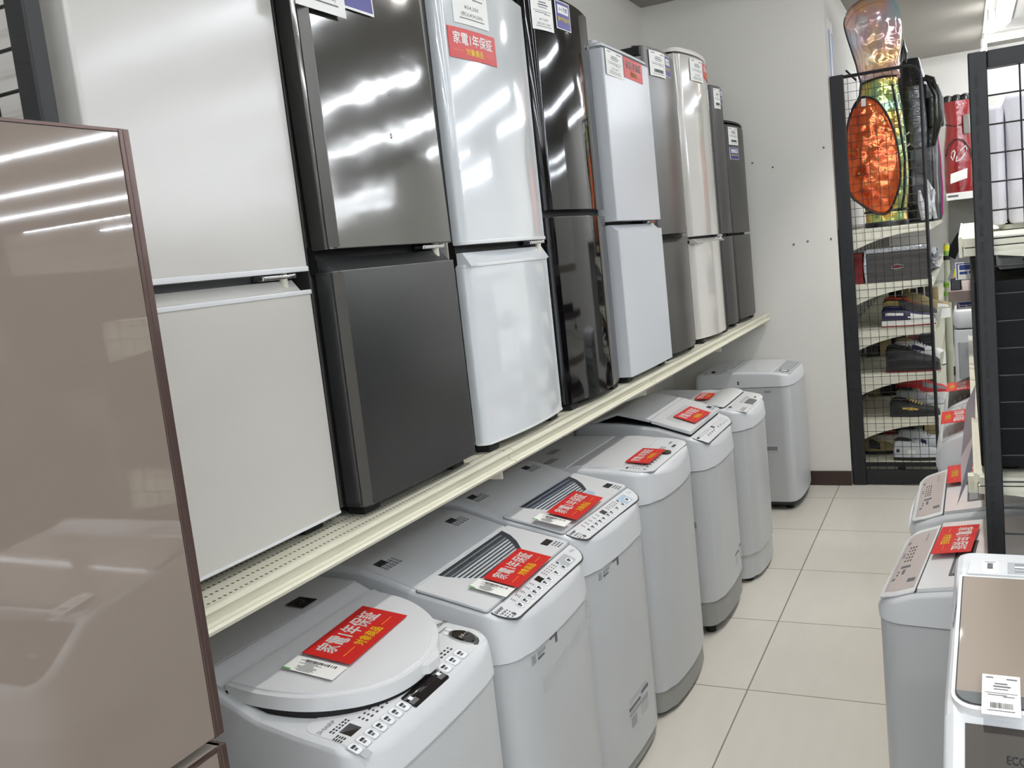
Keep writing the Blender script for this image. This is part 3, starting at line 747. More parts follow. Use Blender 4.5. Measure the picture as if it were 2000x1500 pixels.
# ---- two machines of one make: louvred lid window and inset panel
def sharp(label, loc, rz, dz, tint, film=False):
    prof = [(0, .742 + dz), (-.012, .756 + dz), (-.025, .765 + dz), (-.065, .783 + dz), (-.15, .802 + dz), (-.245, .822 + dz), (-.335, .850 + dz), (-.39, .866 + dz), (-.58, .876 + dz)]
    w = Washer(label, loc, rz, .495, .58, prof, .664 + dz * .8, rf=.065, bow=.016)
    hw = w.hw
    b = MB(); w.patch(b, w.rows(-.062, -.012, hw - .012, .003, .046, 0, .006), 'print_dark', .0008, .002); w.patch(b, w.rows(-.0615, -.0145, hw - .0145, .003, .046, 0, .006), 'white_lid', .0016, .002)
    pan = b.build('control_panel', w.t, 30)
    b = MB(); w.patch(b, w.rows(-.248, -.064, hw - .004, .004, .012, 0, .02), 'seam_grey', .001, .003); w.patch(b, w.rows(-.247, -.067, hw - .006, .004, .012, 0, .02), 'white_lid', .006, .008)
    lid = b.build('lid', w.t, 35)
    b = MB()
    # half-oval grille: dark louvres at the hinge turning lighter to the front
    def span(q): return .16 - .035 * q, .055 * q
    n = 19
    for i in range(n):
        q = i / (n - 1); x = -.242 + .098 * q
        a = -.150 + .055 * q ** 1.5; c = .175 - .085 * q ** 1.4
        k = ('louver_mid' if i % 3 == 2 else tint) if q < .34 else ('louver_light' if i % 2 else tint)
        w.patch(b, [(x, a, c), (x + .0046, a + .003, c - .004)], k, .0072 if i % 2 else .0066, .0012)
    for (a, c, q0) in ((.175, .205, 0),):
        w.patch(b, [(-.242, .172, .196), (-.21, .158, .182), (-.18, .132, .156), (-.150, .095, .118)], 'louver_dark', .0068, .001)
    b.build('louvre_grille', lid, 0)
    b = MB(); w.patch(b, w.rows(-.144, -.112, .125, .002, .022, -.01, .008), 'window_blue' if tint == 'louver_blue' else 'window_grey', .0068, .001); b.build('lid_window', lid, 0)
    b = MB(); w.rect(b, -.112, .197, .020, .042, 'gap_black', .0068); w.marks(b, -.098, -.072, .185, .222, 3, 3, 'print_grey', .0068, .7); b.build('badge_print', lid, 0)
    b = MB(); w.patch(b, [(-.57, -hw + .012, hw - .012), (-.42, -hw + .012, hw - .012), (-.385, -hw + .012, hw - .012), (-.31, -hw + .012, hw - .012), (-.252, -hw + .012, hw - .012)], 'white_plastic', .003, .006)
    deck = b.build('rear_deck', w.t, 30)
    for y0 in (-.21, .135):
        b = MB()
        w.patch(b, [(-.385, y0, y0 + .07), (-.34, y0, y0 + .07)], 'white_plastic', .0035, .001); w.rect(b, -.374, y0 + .02, .018, .036, 'print_dark', .004); w.marks(b, -.372, -.342, y0 + .0, y0 + .07, 5, 5, 'print_grey', .004, .7, random.Random(4), .5); b.build('caution_label', deck, 0)
    for i, y in enumerate((-.150, -.123, -.096, -.069, -.042, -.008, .018, .062)):
        w.button(pan, -.030, y, .020, .022, rnd=True)
    b = MB(); w.rect(b, -.046, -.006, .016, .026, 'lcd_black', .0024); b.build('display', pan, 0)
    b = MB(); w.patch(b, w.rows(-.054, -.022, .032, .004, .004, .142, .01), 'window_blue' if tint == 'louver_blue' else 'ring_grey', .002, .001); b.build('start_field', pan, 0)
    w.button(pan, -.032, .150, .018, .026, off=.0022)
    w.button(pan, -.028, .105, .018, .022, rnd=True)
    w.button(pan, -.046, .110, .014, .018, rnd=True)
    b = MB(); rnd = random.Random(8)
    w.text(b, 'SHARP', -.052, -.212, .0075, 'print_dark', .0024, .036, .01); w.rect(b, -.043, -.212, .003, .026, 'logo_grey', .0022)
    w.text(b, '5.5kg' if not film else '7.0kg', -.046, .205, .009, 'logo_grey', .0024)
    w.marks(b, -.044, -.020, -.222, -.190, 4, 3, 'print_grey', .0022, .6, rnd, .45); w.rect(b, -.024, -.194, .006, .010, 'print_dark')
    w.marks(b, -.056, -.043, -.158, -.030, 3, 5, 'print_grey', .0022, .4, rnd, .35); w.marks(b, -.056, -.040, .022, .098, 3, 5, 'print_grey', .0022, .55, rnd, .35)
    b.build('print', pan, 0)
    # sticker strip and rating text on the front of the cabinet
    b = MB(); zs = .664 + dz * .8
    for (y0, y1, z0, z1, k) in ((-.165, -.148, -.032, -.012, 'logo_grey'), (-.14, -.09, -.020, -.012, 'logo_grey'), (-.14, -.105, -.030, -.025, 'print_grey'), (-.048, -.036, -.028, -.005, 'print_grey'), (-.075, -.048, -.010, -.006, 'print_grey')):
        b.box(w.front_x((y0 + y1) / 2) - .002, w.front_x((y0 + y1) / 2) + .0009, y0, y1, zs + z0, zs + z1, k)
    b.build('front_sticker', w.t, 0)
    return w
w = sharp('white washing machine with a grey louvred lid and tape on its front', (-.912, 1.948, 0), 0, 0.0, 'louver_dark')
b = MB()
for i, (y0, z0, y1, z1, hh) in enumerate(((-.13, .545, .245, .60, .035), (-.05, .575, .246, .632, .012))):
    n = 8; lo = []
    for j in range(n + 1):
        y = y0 + (y1 - y0) * j / n; z = z0 + (z1 - z0) * j / n; x = w.front_x(y) + .0012 + (0 if abs(y) < w.hw - w.rf else -(abs(y) - w.hw + w.rf) ** 2 / (2 * w.rf) * 1.5)
        lo.append([(x, y, z), (x + .0006, y, z), (x + .0006, y, z + hh), (x, y, z + hh)])
    b.loft(lo, 'clear_film')
b.build('clear_tape', w.t, 20)
b = MB()
for (y, z, a, c) in ((-.232, .285, .006, .020), (-.222, .342, .003, .003)):
    b.cyl((w.front_x(y) - .0185 + (.003 if y > -.23 else -.001), y, z), 1, .003, 'print_dark', 10, 'x')
    m0 = len(b.v) - 20
    for q in range(m0, len(b.v)): p = b.v[q]; b.v[q] = (p[0], y + (p[1] - y) * a, z + (p[2] - z) * c)
b.build('scuff_mark', w.t, 0)
w.done(); W2 = w
w = sharp('white washing machine with a blue-tinted louvred lid', (-.928, 2.448, 0), math.radians(-2.2), .018, 'louver_blue', True)
b = MB()
for (y0, y1, z0, z1, k) in ((-.06, .03, .205, .213, 'print_grey'), (.04, .10, .213, .222, 'print_grey'), (-.06, .09, .188, .198, 'logo_grey'), (-.05, -.01, .15, .18, 'logo_grey'), (.03, .09, .15, .185, 'ring_grey'), (-.055, .085, .225, .24, 'ring_grey')):
    b.box(w.front_x((y0 + y1) / 2) - .002, w.front_x((y0 + y1) / 2) + .0009, y0, y1, z0, z1, k)
b.build('rating_label', w.t, 0)
w.done(); W3 = w

# ---- flat-topped one with an oval start knob
w = Washer('white flat-topped washing machine with a dark oval start knob', (-.900, 2.985, 0), 0, .52, .56, [(0, .802), (-.012, .822), (-.03, .832), (-.12, .842), (-.25, .848), (-.56, .852)], .732, rf=.05, bow=.030, base_h=.075)
b = MB(); w.patch(b, w.rows(-.125, -.022, w.hw - .02, .004, .05, 0, .012), 'seam_grey', .0006, .002); w.patch(b, w.rows(-.1245, -.024, w.hw - .022, .004, .05, 0, .012), 'white_plastic', .0016, .002); pan = b.build('control_panel', w.t, 30)
b = MB(); lz = lambda x: w.z(x) + .003 + .006 * max(0, 1 - ((x + .215) / .085) ** 2)
w.patch(b, w.rows(-.305, -.127, w.hw - .035, .01, .03, 0, .012), 'white_lid', .0, .008, lz); lid = b.build('lid', w.t, 40)
b = MB(); w.oval(b, -.048, .030, .016, .026, 'lcd_black', .006, .005); b.build('start_button', pan, 30)
for y in (-.20, -.17, -.14, -.11, -.08, -.05): w.button(pan, -.052, y, .016, .020, rnd=True)
b = MB(); w.marks(b, -.105, -.066, -.21, -.03, 4, 8, 'print_grey', .0022, .5, random.Random(9), .35); w.marks(b, -.09, -.07, .07, .11, 3, 2, 'print_grey', .0022, .6)
w.rect(b, -.052, .135, .010, .035, 'print_dark'); w.rect(b, -.075, .175, .006, .035, 'print_grey'); w.rect(b, -.11, -.205, .007, .02, 'print_dark'); b.build('print', pan, 0)
b = MB(); w.patch(b, [(-.55, -.24, .24), (-.312, -.24, .24)], 'white_plastic', .003, .006); deck = b.build('rear_deck', w.t, 30)
for xx, yy in ((-.45, -.02), (-.40, -.16)):
    b = MB(); w.rect(b, xx, yy, .03, .08, 'logo_grey', .0034); b.build('caution_label', deck, 0)
b = MB(); b.cyl((-.10, -w.hw - .001, .752), .008, .006, 'white_lid', 12, 'y'); b.build('side_cap', w.t)
b = MB(); b.box(-.105, -.068, -w.hw - .0012, -w.hw + .001, .63, .70, 'logo_grey'); b.build('side_sticker', w.t, 0)
w.done(); W4 = w

# ---- the one with its folding lid popped up
w = Washer('white washing machine with its folding lid slightly raised', (-.898, 3.645, 0), 0, .50, .56, [(0, .745), (-.012, .768), (-.03, .785), (-.10, .812), (-.20, .842), (-.35, .862), (-.56, .872)], .672, rf=.06, bow=.02, base_h=.10, ground=.04)
b = MB(); w.patch(b, w.rows(-.066, -.012, w.hw - .012, .003, .048, 0, .006), 'print_dark', .0008, .002); w.patch(b, w.rows(-.065, -.0145, w.hw - .0145, .003, .048, 0, .006), 'white_lid', .0016, .002); pan = b.build('control_panel', w.t, 30)
b = MB(); lz = lambda x: interp([(-.05, .812), (-.07, .822), (-.215, .868), (-.36, .902), (-.47, .868)], x)
w.patch(b, w.rows(-.225, -.07, w.hw - .008, .004, .012, 0, .02), 'white_lid', .004, .012, lz)
w.patch(b, [(-.47, -w.hw + .01, w.hw - .01), (-.41, -w.hw + .01, w.hw - .01), (-.36, -w.hw + .01, w.hw - .01), (-.29, -w.hw + .01, w.hw - .01), (-.229, -w.hw + .01, w.hw - .01)], 'white_plastic', .004, .010, lz); lid = b.build('lid', w.t, 40)
b = MB(); w.patch(b, w.rows(-.46, -.075, w.hw - .02, .004, .01, 0, .02), 'gap_black', .006, .010, lambda x: min(w.z(x), lz(x) - .016)); b.build('lid_gap_shade', w.t, 20)  # black sheet stands in for the shade under the raised lid
b = MB(); w.patch(b, w.rows(-.19, -.125, .15, .02, .03, -.02, .012), 'window_grey', .0048, .002, lz); b.build('lid_window', lid, 20)
b = MB(); w.patch(b, [(-.115, .185, .225), (-.098, .185, .225)], 'print_dark', .0048, .001, lz); w.patch(b, [(-.093, .175, .235), (-.085, .175, .235)], 'logo_grey', .0048, .001, lz); b.build('badge_print', lid, 0)
for y in (-.12, -.09, -.06, -.03, .04, .08): w.button(pan, -.031, y, .016, .020, rnd=True)
b = MB(); w.rect(b, -.046, .002, .016, .026, 'lcd_black'); b.build('display', pan, 0)
b = MB(); w.marks(b, -.058, -.042, -.19, -.03, 3, 6, 'print_grey', .0022, .45, random.Random(3), .35); w.marks(b, -.058, -.024, .03, .20, 4, 7, 'ring_grey', .0022, .6, random.Random(6), .5); w.rect(b, -.05, -.21, .008, .03, 'print_dark'); b.build('print', pan, 0)
b = MB(); b.cyl((-.085, -w.hw - .002, .705), .009, .006, 'print_dark', 12, 'y'); b.build('side_cap', w.t)
b = MB(); b.rbox(-.125, -.068, -w.hw - .002, -w.hw + .002, .425, .478, 'side_steel', .004, .001); b.box(-.118, -.075, -w.hw - .0024, -w.hw + .001, .445, .470, 'seam_grey'); b.build('side_handle', w.t)
b = MB()
for (y0, y1, z0, z1, k) in ((.02, .09, .24, .247, 'print_grey'), (.10, .15, .248, .254, 'print_grey'), (.03, .07, .20, .23, 'ring_grey'), (.09, .15, .20, .24, 'ring_grey')): b.box(w.front_x((y0 + y1) / 2) - .002, w.front_x((y0 + y1) / 2) + .0009, y0, y1, z0, z1, k)
b.build('rating_label', w.t, 0)
w.done(); W5 = w

# ---- curved panel one behind it
w = Washer('white washing machine with a grey screen behind the one with the raised lid', (-.868, 4.225, 0), 0, .49, .54, [(0, .745), (-.012, .765), (-.03, .782), (-.12, .800), (-.30, .812), (-.54, .820)], .700, rf=.06, bow=.030, base_h=.11, base='side_steel', ground=.02)
b = MB(); w.patch(b, w.rows(-.105, -.02, w.hw - .018, .004, .05, 0, .012), 'white_lid', .0014, .002); pan = b.build('control_panel', w.t, 30)
b = MB(); w.patch(b, w.rows(-.062, -.026, .058, .003, .003, .02, .012), 'slate_band', .0028, .002); b.build('display', pan, 0)
b = MB(); w.marks(b, -.085, -.066, -.05, .12, 2, 8, 'print_grey', .0022, .5, random.Random(4), .4); w.rect(b, -.045, .13, .008, .03, 'print_dark'); w.rect(b, -.095, -.17, .01, .035, 'print_dark'); w.marks(b, -.05, -.03, -.20, -.12, 2, 4, 'print_grey'); b.build('print', pan, 0)
b = MB(); lz = lambda x: w.z(x) + .004 + .012 * max(0, 1 - ((x + .17) / .06) ** 2)
w.patch(b, w.rows(-.30, -.112, w.hw - .02, .01, .03, 0, .012), 'print_dark', .0006, .002); w.patch(b, w.rows(-.30, -.116, w.hw - .022, .01, .03, 0, .012), 'white_lid', .0, .004, lz); lid = b.build('lid', w.t, 40)
b = MB(); b.rbox(-.50, -.44, -.215, -.165, .815, .838, 'rubber', .01, .005); b.build('hose_cap', w.t)
b = MB(); b.extr([(-.005, -.26), (.0022, -.26), (.0022, -.05), (-.005, -.05)], 'z', .22, .23, 'clear_film')
w.done(); W6 = w

# ---- last one, standing against the back wall with its side in view
w = Washer('white washing machine standing alone against the back wall', (-.868, 5.402, 0), 0, .545, .54, [(0, .735), (-.012, .756), (-.03, .768), (-.10, .781), (-.30, .790), (-.54, .780)], .705, rf=.05, bow=.02, base_h=.02, base='dark_base', ground=.03)
b = MB(); w.patch(b, w.rows(-.40, -.115, w.hw - .045, .012, .012, 0, .02), 'white_lid', .005, .006); lid = b.build('lid', w.t, 30)
b = MB(); w.patch(b, w.rows(-.38, -.34, w.hw - .09, .008, .008, 0, .02), 'white_plastic', .0075, .003); b.build('lid_grip', lid, 30)
b = MB(); w.patch(b, w.rows(-.108, -.02, w.hw - .04, .006, .02, 0, .012), 'ring_grey', .001, .002); pan = b.build('control_panel', w.t, 30)
b = MB(); w.rect(b, -.062, -.15, .05, .07, 'print_grey', .0018); w.rect(b, -.062, -.15, .03, .032, 'card_white', .0022); w.marks(b, -.10, -.03, -.09, .19, 4, 7, 'logo_grey', .0018, .6, random.Random(2), .4); b.build('print', pan, 0)
b = MB(); b.cyl((-.45, -.19, .78), .012, .012, 'gap_black', 10); b.cyl((-.49, -.21, .78), .008, .006, 'logo_grey', 8); b.build('inlet_port', w.t)
b = MB(); b.rbox(-.205, -.098, -w.hw - .002, -w.hw + .002, .335, .375, 'side_steel', .004, .001); b.box(-.198, -.105, -w.hw - .0025, -w.hw + .001, .345, .368, 'seam_grey'); b.build('side_handle', w.t)
b = MB()
for z0, z1 in ((.40, .62), (.06, .32)):
    b.rbox(-.50, -.105, -w.hw - .0015, -w.hw + .001, z0, z1, 'side_steel', .02, .001)
b.box(-.30, -.29, -w.hw - .004, -w.hw, .722, .742, 'print_grey'); b.box(-.155, -.12, -w.hw - .002, -w.hw, .672, .684, 'logo_grey'); b.cyl((-.47, -w.hw - .003, .69), .004, .004, 'print_dark', 8, 'y'); b.build('side_relief', w.t, 30)
w.done(); W7 = w

# ---- machines on the right-hand side of the aisle, facing left
def pana(label, loc, rz, dz=0.0, hi=False):
    prof = [(0, .735 + dz), (-.012, .752 + dz), (-.03, .764 + dz), (-.09, .785 + dz), (-.20, .803 + dz), (-.34, .825 + dz), (-.52, .842 + dz)]
    w = Washer(label, loc, rz, .475, .52, prof, .715 + dz, rf=.055, bow=.012, rim=.016, cover_out=.004)
    b = MB(); w.patch(b, w.rows(-.088, -.012, w.hw - .008, .002, .045, 0, .008), 'white_lid', .002, .003); w.patch(b, w.rows(-.083, -.02, w.hw - .034, .002, .03, 0, .008), 'beige_panel', .0026, .002); pan = b.build('control_panel', w.t, 30)
    b = MB(); w.patch(b, [(-.0915, -w.hw + .006, w.hw - .006), (-.0875, -w.hw + .006, w.hw - .006)], 'print_dark', .001, .002); b.build('panel_gap', w.t, 0)
    b = MB(); w.patch(b, w.rows(-.30, -.0925, w.hw - .008, .01, .004, 0, .02), 'white_lid', .006, .008); lid = b.build('lid', w.t, 30)
    b = MB(); w.patch(b, w.rows(-.185, -.145, .115, .003, .003, .05, .02), 'slate_band', .0064, .002); w.patch(b, w.rows(-.17, -.15, .10, .003, .003, .05, .02), 'seam_grey', .0068, .002); b.build('lid_grip', lid, 20)
    b = MB(); w.patch(b, [(-.51, -.22, .22), (-.31, -.22, .22)], 'white_plastic', .004, .006); b.build('rear_deck', w.t, 30)
    b = MB(); rnd = random.Random(5)
    w.marks(b, -.052, -.034, -.10 + .0, .02, 3, 5, 'print_dark', .003, .5, rnd, .5); b2 = [(-.045, .05, .020, .016), (-.045, .085, .006, .03), (-.03, .125, .006, .014), (-.034, .10, .004, .01), (-.034, .08, .004, .01)]
    for x, y, a, c in b2: w.rect(b, x, y, a, c, 'print_grey', .003)
    w.rect(b, -.070, .15, .016, .022, 'print_grey', .003); w.rect(b, -.028, -.13, .005, .02, 'print_grey', .003); w.rect(b, -.066, -.15, .004, .06, 'logo_grey', .003); w.marks(b, -.032, -.024, -.06, -.02, 2, 2, 'print_grey', .003, .6)
    b.build('print', pan, 0)
    b = MB()
    b.rbox(-.42, -.07, -w.hw - .0012, -w.hw + .001, .655 + dz, .672 + dz, 'side_steel', .006, .001); b.rbox(-.42, -.07, -w.hw - .0012, -w.hw + .001, .08, .64 + dz, 'side_steel', .008, .001); b.build('side_relief', w.t, 30)
    w.done(); return w
R1 = pana('white washing machine with a beige panel, first past the right mesh rack', (-.186, 2.215, 0), math.radians(174.7))
R2 = pana('white washing machine with a beige panel, second under the right rack', (-.162, 2.762, 0), math.radians(179.3))
def small(label, loc, rz, dz, dark=False):
    prof = [(0, .76 + dz), (-.012, .79 + dz), (-.035, .815 + dz), (-.11, .85 + dz), (-.3, .875 + dz), (-.5, .885 + dz)]
    w = Washer(label, loc, rz, .46, .50, prof, .715 + dz, rf=.05, bow=.01)
    b = MB(); w.patch(b, w.rows(-.10, -.02, w.hw - .012, .004, .03, 0, .012), 'white_lid' if not dark else 'brown_panel', .0016, .002); pan = b.build('control_panel', w.t, 30)
    b = MB(); w.patch(b, w.rows(-.40, -.105, w.hw - .012, .01, .004, 0, .02), 'white_plastic', .005, .007); b.build('lid', w.t, 30)
    b = MB(); w.marks(b, -.085, -.035, -.20, -.12, 3, 4, 'logo_grey', .0022); w.marks(b, -.085, -.035, .13, .20, 3, 4, 'logo_grey', .0022); b.build('print', pan, 0)
    w.done(); return w
R3 = small('white washing machine with a sloping panel, third under the right rack', (-.105, 3.25, 0), math.pi, .055)
R4 = small('farthest washing machine with a dark panel under the right rack', (-.095, 3.75, 0), math.pi, .065, True)

# ---- big machine with a brown glass lid in the lower right corner
w = Washer('large white washing machine with a brown glass lid, lower right corner', (.235, 1.083, 0), math.radians(-91.9), .575, .60,
           [(0, .79), (-.015, .812), (-.125, .900), (-.14, .913), (-.16, .922), (-.50, .968), (-.52, .972), (-.60, .976)], .70, rf=.07, bow=.012, rim=.012)
b = MB(); w.patch(b, [(-.130, -.262, .262), (-.11, -.262, .262), (-.05, -.262, .262), (-.03, -.25, .25), (-.02, -.22, .22)], 'brown_panel', .0016, .003); pan = b.build('control_panel', w.t, 30)
b = MB(); w.rect(b, -.075, -.155, .022, .07, 'gap_black', .0022); w.marks(b, -.085, -.06, -.11, -.05, 3, 3, 'card_white', .0026, .4)
w.text(b, 'ECO', -.098, -.205, .008, 'print_dark', .0024, bold=.01); w.rect(b, -.085, -.20, .002, .06, 'seam_grey', .0022); w.rect(b, -.075, -.20, .005, .05, 'print_dark', .0022); w.rect(b, -.068, -.195, .005, .03, 'card_orange', .0024); w.rect(b, -.06, -.195, .005, .05, 'print_dark', .0022)
b.build('print', pan, 0)
gz = lambda x: interp([(-.12, .918), (-.15, .924), (-.50, .972)], x)
b = MB(); w.patch(b, w.rows(-.492, -.138, .2790, .004, .03, 0, .02), 'white_lid', .0, .014, gz); lid = b.build('lid', w.t, 40)
b = MB(); w.patch(b, w.rows(-.486, -.146, .2745, .003, .024, 0, .02), 'print_dark', .0006, .004, gz); w.patch(b, w.rows(-.484, -.1475, .2728, .003, .024, 0, .02), 'brown_glass', .0014, .004, gz); gl = b.build('glass_panel', lid, 30)
b = MB(); w.patch(b, [q for q in w.rows(-.484, -.1475, .2728, .003, .024, 0, .006) if q[0] > -.174], 'slate_band', .0018, .002, gz); b.build('glass_band', gl, 0)
b = MB()
w.patch(b, [(-.140, -.19, .19), (-.128, -.16, .16), (-.118, -.12, .12), (-.112, -.07, .07)], 'seam_grey', -.004, .012, gz); b.build('lid_handle', lid, 30)
b = MB(); w.patch(b, [(-.590, -.17, .28), (-.552, -.21, .28), (-.548, -.262, .262), (-.496, -.268, .268)], 'white_plastic', .005, .008); deck = b.build('rear_deck', w.t, 30)
b = MB(); w.rect(b, -.521, -.235, .042, .024, 'card_white', .0056); w.rect(b, -.523, -.235, .018, .008, 'print_grey', .006); w.rect(b, -.538, -.235, .004, .016, 'ring_grey', .006)
w.rect(b, -.521, -.14, .040, .14, 'ring_grey', .0054)
for i in range(3): w.rect(b, -.533 + .012 * i, -.14, .004, .12, 'card_white' if i % 2 else 'logo_grey', .0058)
for y in (-.13, -.085): w.rect(b, -.571, y, .028, .036, 'card_white', .0056); w.rect(b, -.569, y, .010, .018, 'logo_grey', .006)
b.build('caution_label', deck, 0)
b = MB(); w.patch(b, [(-.46, -.2835, -.2825), (-.40, -.2835, -.2805), (-.34, -.2835, -.2825)], 'seam_grey', .002, .01, gz); b.build('lid_hinge', w.t, 0)
w.done(); BW = w

# ---- cards lying on the machines
U, V = (0, 1, 0), (-1, 0, .16)
def flat(kind, label, cx, cy, z, wd, h, slope, group, rot=0.0, text=None, flip=False, name=None):
    a = math.radians(rot); s = -1 if flip else 1
    u = (-math.sin(a) * s, math.cos(a) * s, 0); v = (-math.cos(a) * s, -math.sin(a) * s, slope)
    return card(kind, label, (cx, cy, z), u, v, wd, h, group, text, name=name)
flat('red', 'red warranty card on the big round lid of the nearest washer', -1.116, 1.418, .8480, .232, .106, .165, RG, 5)
flat('tag', 'white price tag beside the red card on the round lid', -1.106, 1.268, .8462, .052, .108, .165, TG, 5, 'wide')
flat('red', 'red warranty card on the grey louvred lid', -1.010, 1.940, .8052, .215, .092, .222, RG, 2)
flat('tag', 'white price tag beside the red card on the grey louvred lid', -1.012, 1.800, .8050, .052, .095, .222, TG, 2, 'wide')
flat('red', 'red warranty card on the blue-tinted louvred lid', -1.036, 2.390, .8312, .222, .092, .222, RG, 1)
flat('tag', 'white price tag beside the red card on the blue-tinted louvred lid', -1.044, 2.235, .8330, .052, .095, .222, TG, 1, 'wide')
flat('red', 'red warranty card on the flat-topped washer with the oval knob', -.992, 2.925, .8482, .20, .082, .07, RG, 0)
flat('red', 'red warranty card on the slightly raised lid', -1.018, 3.630, .8500, .215, .092, .31, RG, -3)
flat('red', 'red card half hidden behind the raised lid', -1.115, 4.215, .8235, .16, .07, .05, RG, 2)
flat('red', 'red warranty card on the first beige-panel washer, right side', -.043, 2.252, .8115, .20, .082, .155, RG, -6, flip=True)
flat('red', 'red card on the second beige-panel washer, half hidden by hanging sheets', -.030, 2.860, .8095, .195, .080, .155, RG, 0, flip=True)
flat('red', 'red card on the third washer under the right rack', -.048, 3.135, .9195, .19, .075, .12, RG, 0, flip=True)
flat('red', 'red card on the farthest washer under the right rack', -.040, 3.620, .9320, .18, .075, .12, RG, 0, flip=True)
card('tag', 'white price tag with a barcode on the brown glass lid', (.020, 1.252, .9330), (.99, -.033, 0), (0, 1, .135), .044, .088, TG)

# ================================================================== FAR SHELVING WITH GOLF BAGS AND SHOES (past the end of the back wall)
t = thing('mesh_end_panel', 'black wire mesh end panel in front of the shoe shelves and golf bags', 'rack panel', (0, 0, 0))
b = MB(); b.rbox(-.648, -.574, 5.684, 5.714, 0, 2.375, 'black_metal', .005, .002)
for i in range(12): b.box(-.606, -.600, 5.6825, 5.69, .18 + .18 * i, .195 + .18 * i, 'gap_black')
b.rbox(-.574, -.172, 5.688, 5.71, .008, .092, 'black_metal', .004, .002); b.build('post', t)
b = MB(); path = [(-.58, 5.70, 2.362), (-.25, 5.70, 2.362)] + [(-.25 + .07 * math.sin(math.radians(a)), 5.70, 2.292 + .07 * math.cos(math.radians(a))) for a in range(10, 91, 10)] + [(-.18, 5.70, 2.2), (-.18, 5.70, .09)]
b.tube(path, .0095, 'black_metal', 8); b.build('tube_frame', t)
b = MB(); mesh_panel(b, -.574, -.182, .09, 2.36, 5.698, .0465, .0015, ox=.02); b.build('wire_mesh', t)
levels = [(1.505, 'top cream shelf holding the golf bags'), (1.190, 'cream shelf holding the wrapped charcoal box'), (.925, 'cream shelf holding the navy and white sneaker'), (.658, 'cream shelf holding the black sneaker'), (.392, 'cream shelf holding the shoe with gold marks'), (.128, 'lowest shelf holding the silver sneaker')]
def bracket_profile(z):
    p = [(-.600, z), (-.178, z), (-.172, z - .035)]
    for i in range(0, 9):
        q = i / 8; p.append((-.20 - .39 * q, z - .040 - .085 * q ** 2.2))
    p.append((-.600, z - .150)); return p
for i, (z, lab) in enumerate(levels):
    t = thing('shelf', lab, 'shelf', (0, 0, 0), 0, 'shoe and golf bag shelves')
    b = MB(); b.box(-.64, -.17, 5.74, 9.6, z - .014, z - .001, 'cream_metal'); b.box(-.174, -.166, 5.74, 9.6, z - .04, z, 'cream_metal'); b.build('board', t, 0)
    if z > .2:
        b = MB(); b.extr(bracket_profile(z), 'y', 5.722, 5.738, 'cream_metal'); b.build('bracket', t, 30)
    else:
        b = MB(); b.box(-.575, -.172, 5.722, 5.738, z - .022, z - .002, 'black_metal'); b.box(-.40, -.36, 5.722, 5.738, .0, z - .022, 'black_metal'); b.box(-.60, -.17, 5.76, 5.77, .0, z - .03, 'cream_metal'); b.build('bracket', t, 0)
b = MB()
b.box(-.652, -.642, 5.73, 9.6, 0, 1.52, 'grey_panel')
for i in range(15): b.box(-.642, -.640, 5.80 + .26 * i, 5.84 + .26 * i, .05, 1.48, 'gap_black')
t = b.build('rack_back_panel', smooth=0); tag(t, 'grey slotted back panel behind the shoe shelves', 'rack panel')

# ---- see-through holographic golf bag
t = thing('golf_bag', 'orange holographic vinyl golf bag with a clear hood on the top shelf', 'golf bag', (-.40, 6.04, 1.506))
def ell(cx, cy, rx, ry, z, n=28, p=2.4):
    out = []
    for i in range(n):
        a = 2 * math.pi * i / n; c, s_ = math.cos(a), math.sin(a)
        out.append((cx + rx * math.copysign(abs(c) ** (2 / p), c), cy + ry * math.copysign(abs(s_) ** (2 / p), s_), z))
    return out
b = MB(); b.loft([ell(-.01, 0, rx, ry, z) for rx, ry, z in ((.118, .10, .09), (.124, .105, .14), (.135, .11, .30), (.130, .11, .50), (.115, .10, .68), (.100, .095, .80), (.103, .10, .845))], 'holo_yellow'); b.build('bag_body', t)
b = MB(); b.loft([ell(-.01, 0, .124, .108, z) for z in (0, .02)] + [ell(-.01, 0, .122, .106, .03)], 'leather_black'); b.loft([ell(-.01, 0, .117, .10, .0305), ell(-.01, 0, .117, .10, .082)], 'holo_yellow'); b.loft([ell(-.01, 0, .125, .108, .083), ell(-.01, 0, .125, .108, .098)], 'leather_black'); b.build('base', t)
pk = [(-.505, 2.262), (-.560, 2.20), (-.593, 2.09), (-.603, 1.92), (-.600, 1.73), (-.545, 1.655), (-.465, 1.592), (-.395, 1.585), (-.345, 1.675), (-.318, 1.775), (-.318, 1.89), (-.338, 2.04), (-.378, 2.155), (-.43, 2.235)]
pk = [(x + .40, z - 1.506) for x, z in pk]
def smooth_loop(p, n=5):
    out = []; m = len(p)
    for i in range(m):
        a, b_, c, d = [Vector(p[(i + k) % m]) for k in (-1, 0, 1, 2)]
        for j in range(n):
            q = j / n; out.append(tuple(.5 * ((2 * b_) + (-a + c) * q + (2 * a - 5 * b_ + 4 * c - d) * q * q + (-a + 3 * b_ - 3 * c + d) * q ** 3)))
    return out
pl = smooth_loop(pk); cx = sum(p[0] for p in pl) / len(pl); cz = sum(p[1] for p in pl) / len(pl)
b = MB(); b.loft([[(cx + (x - cx) * k, y, cz + (z - cz) * k) for x, z in pl] for k, y in ((1, -.06), (1, -.108), (.93, -.125), (.75, -.138), (.4, -.146), (.05, -.148))], 'holo_orange'); pocket = b.build('pocket', t, 60)
b = MB()
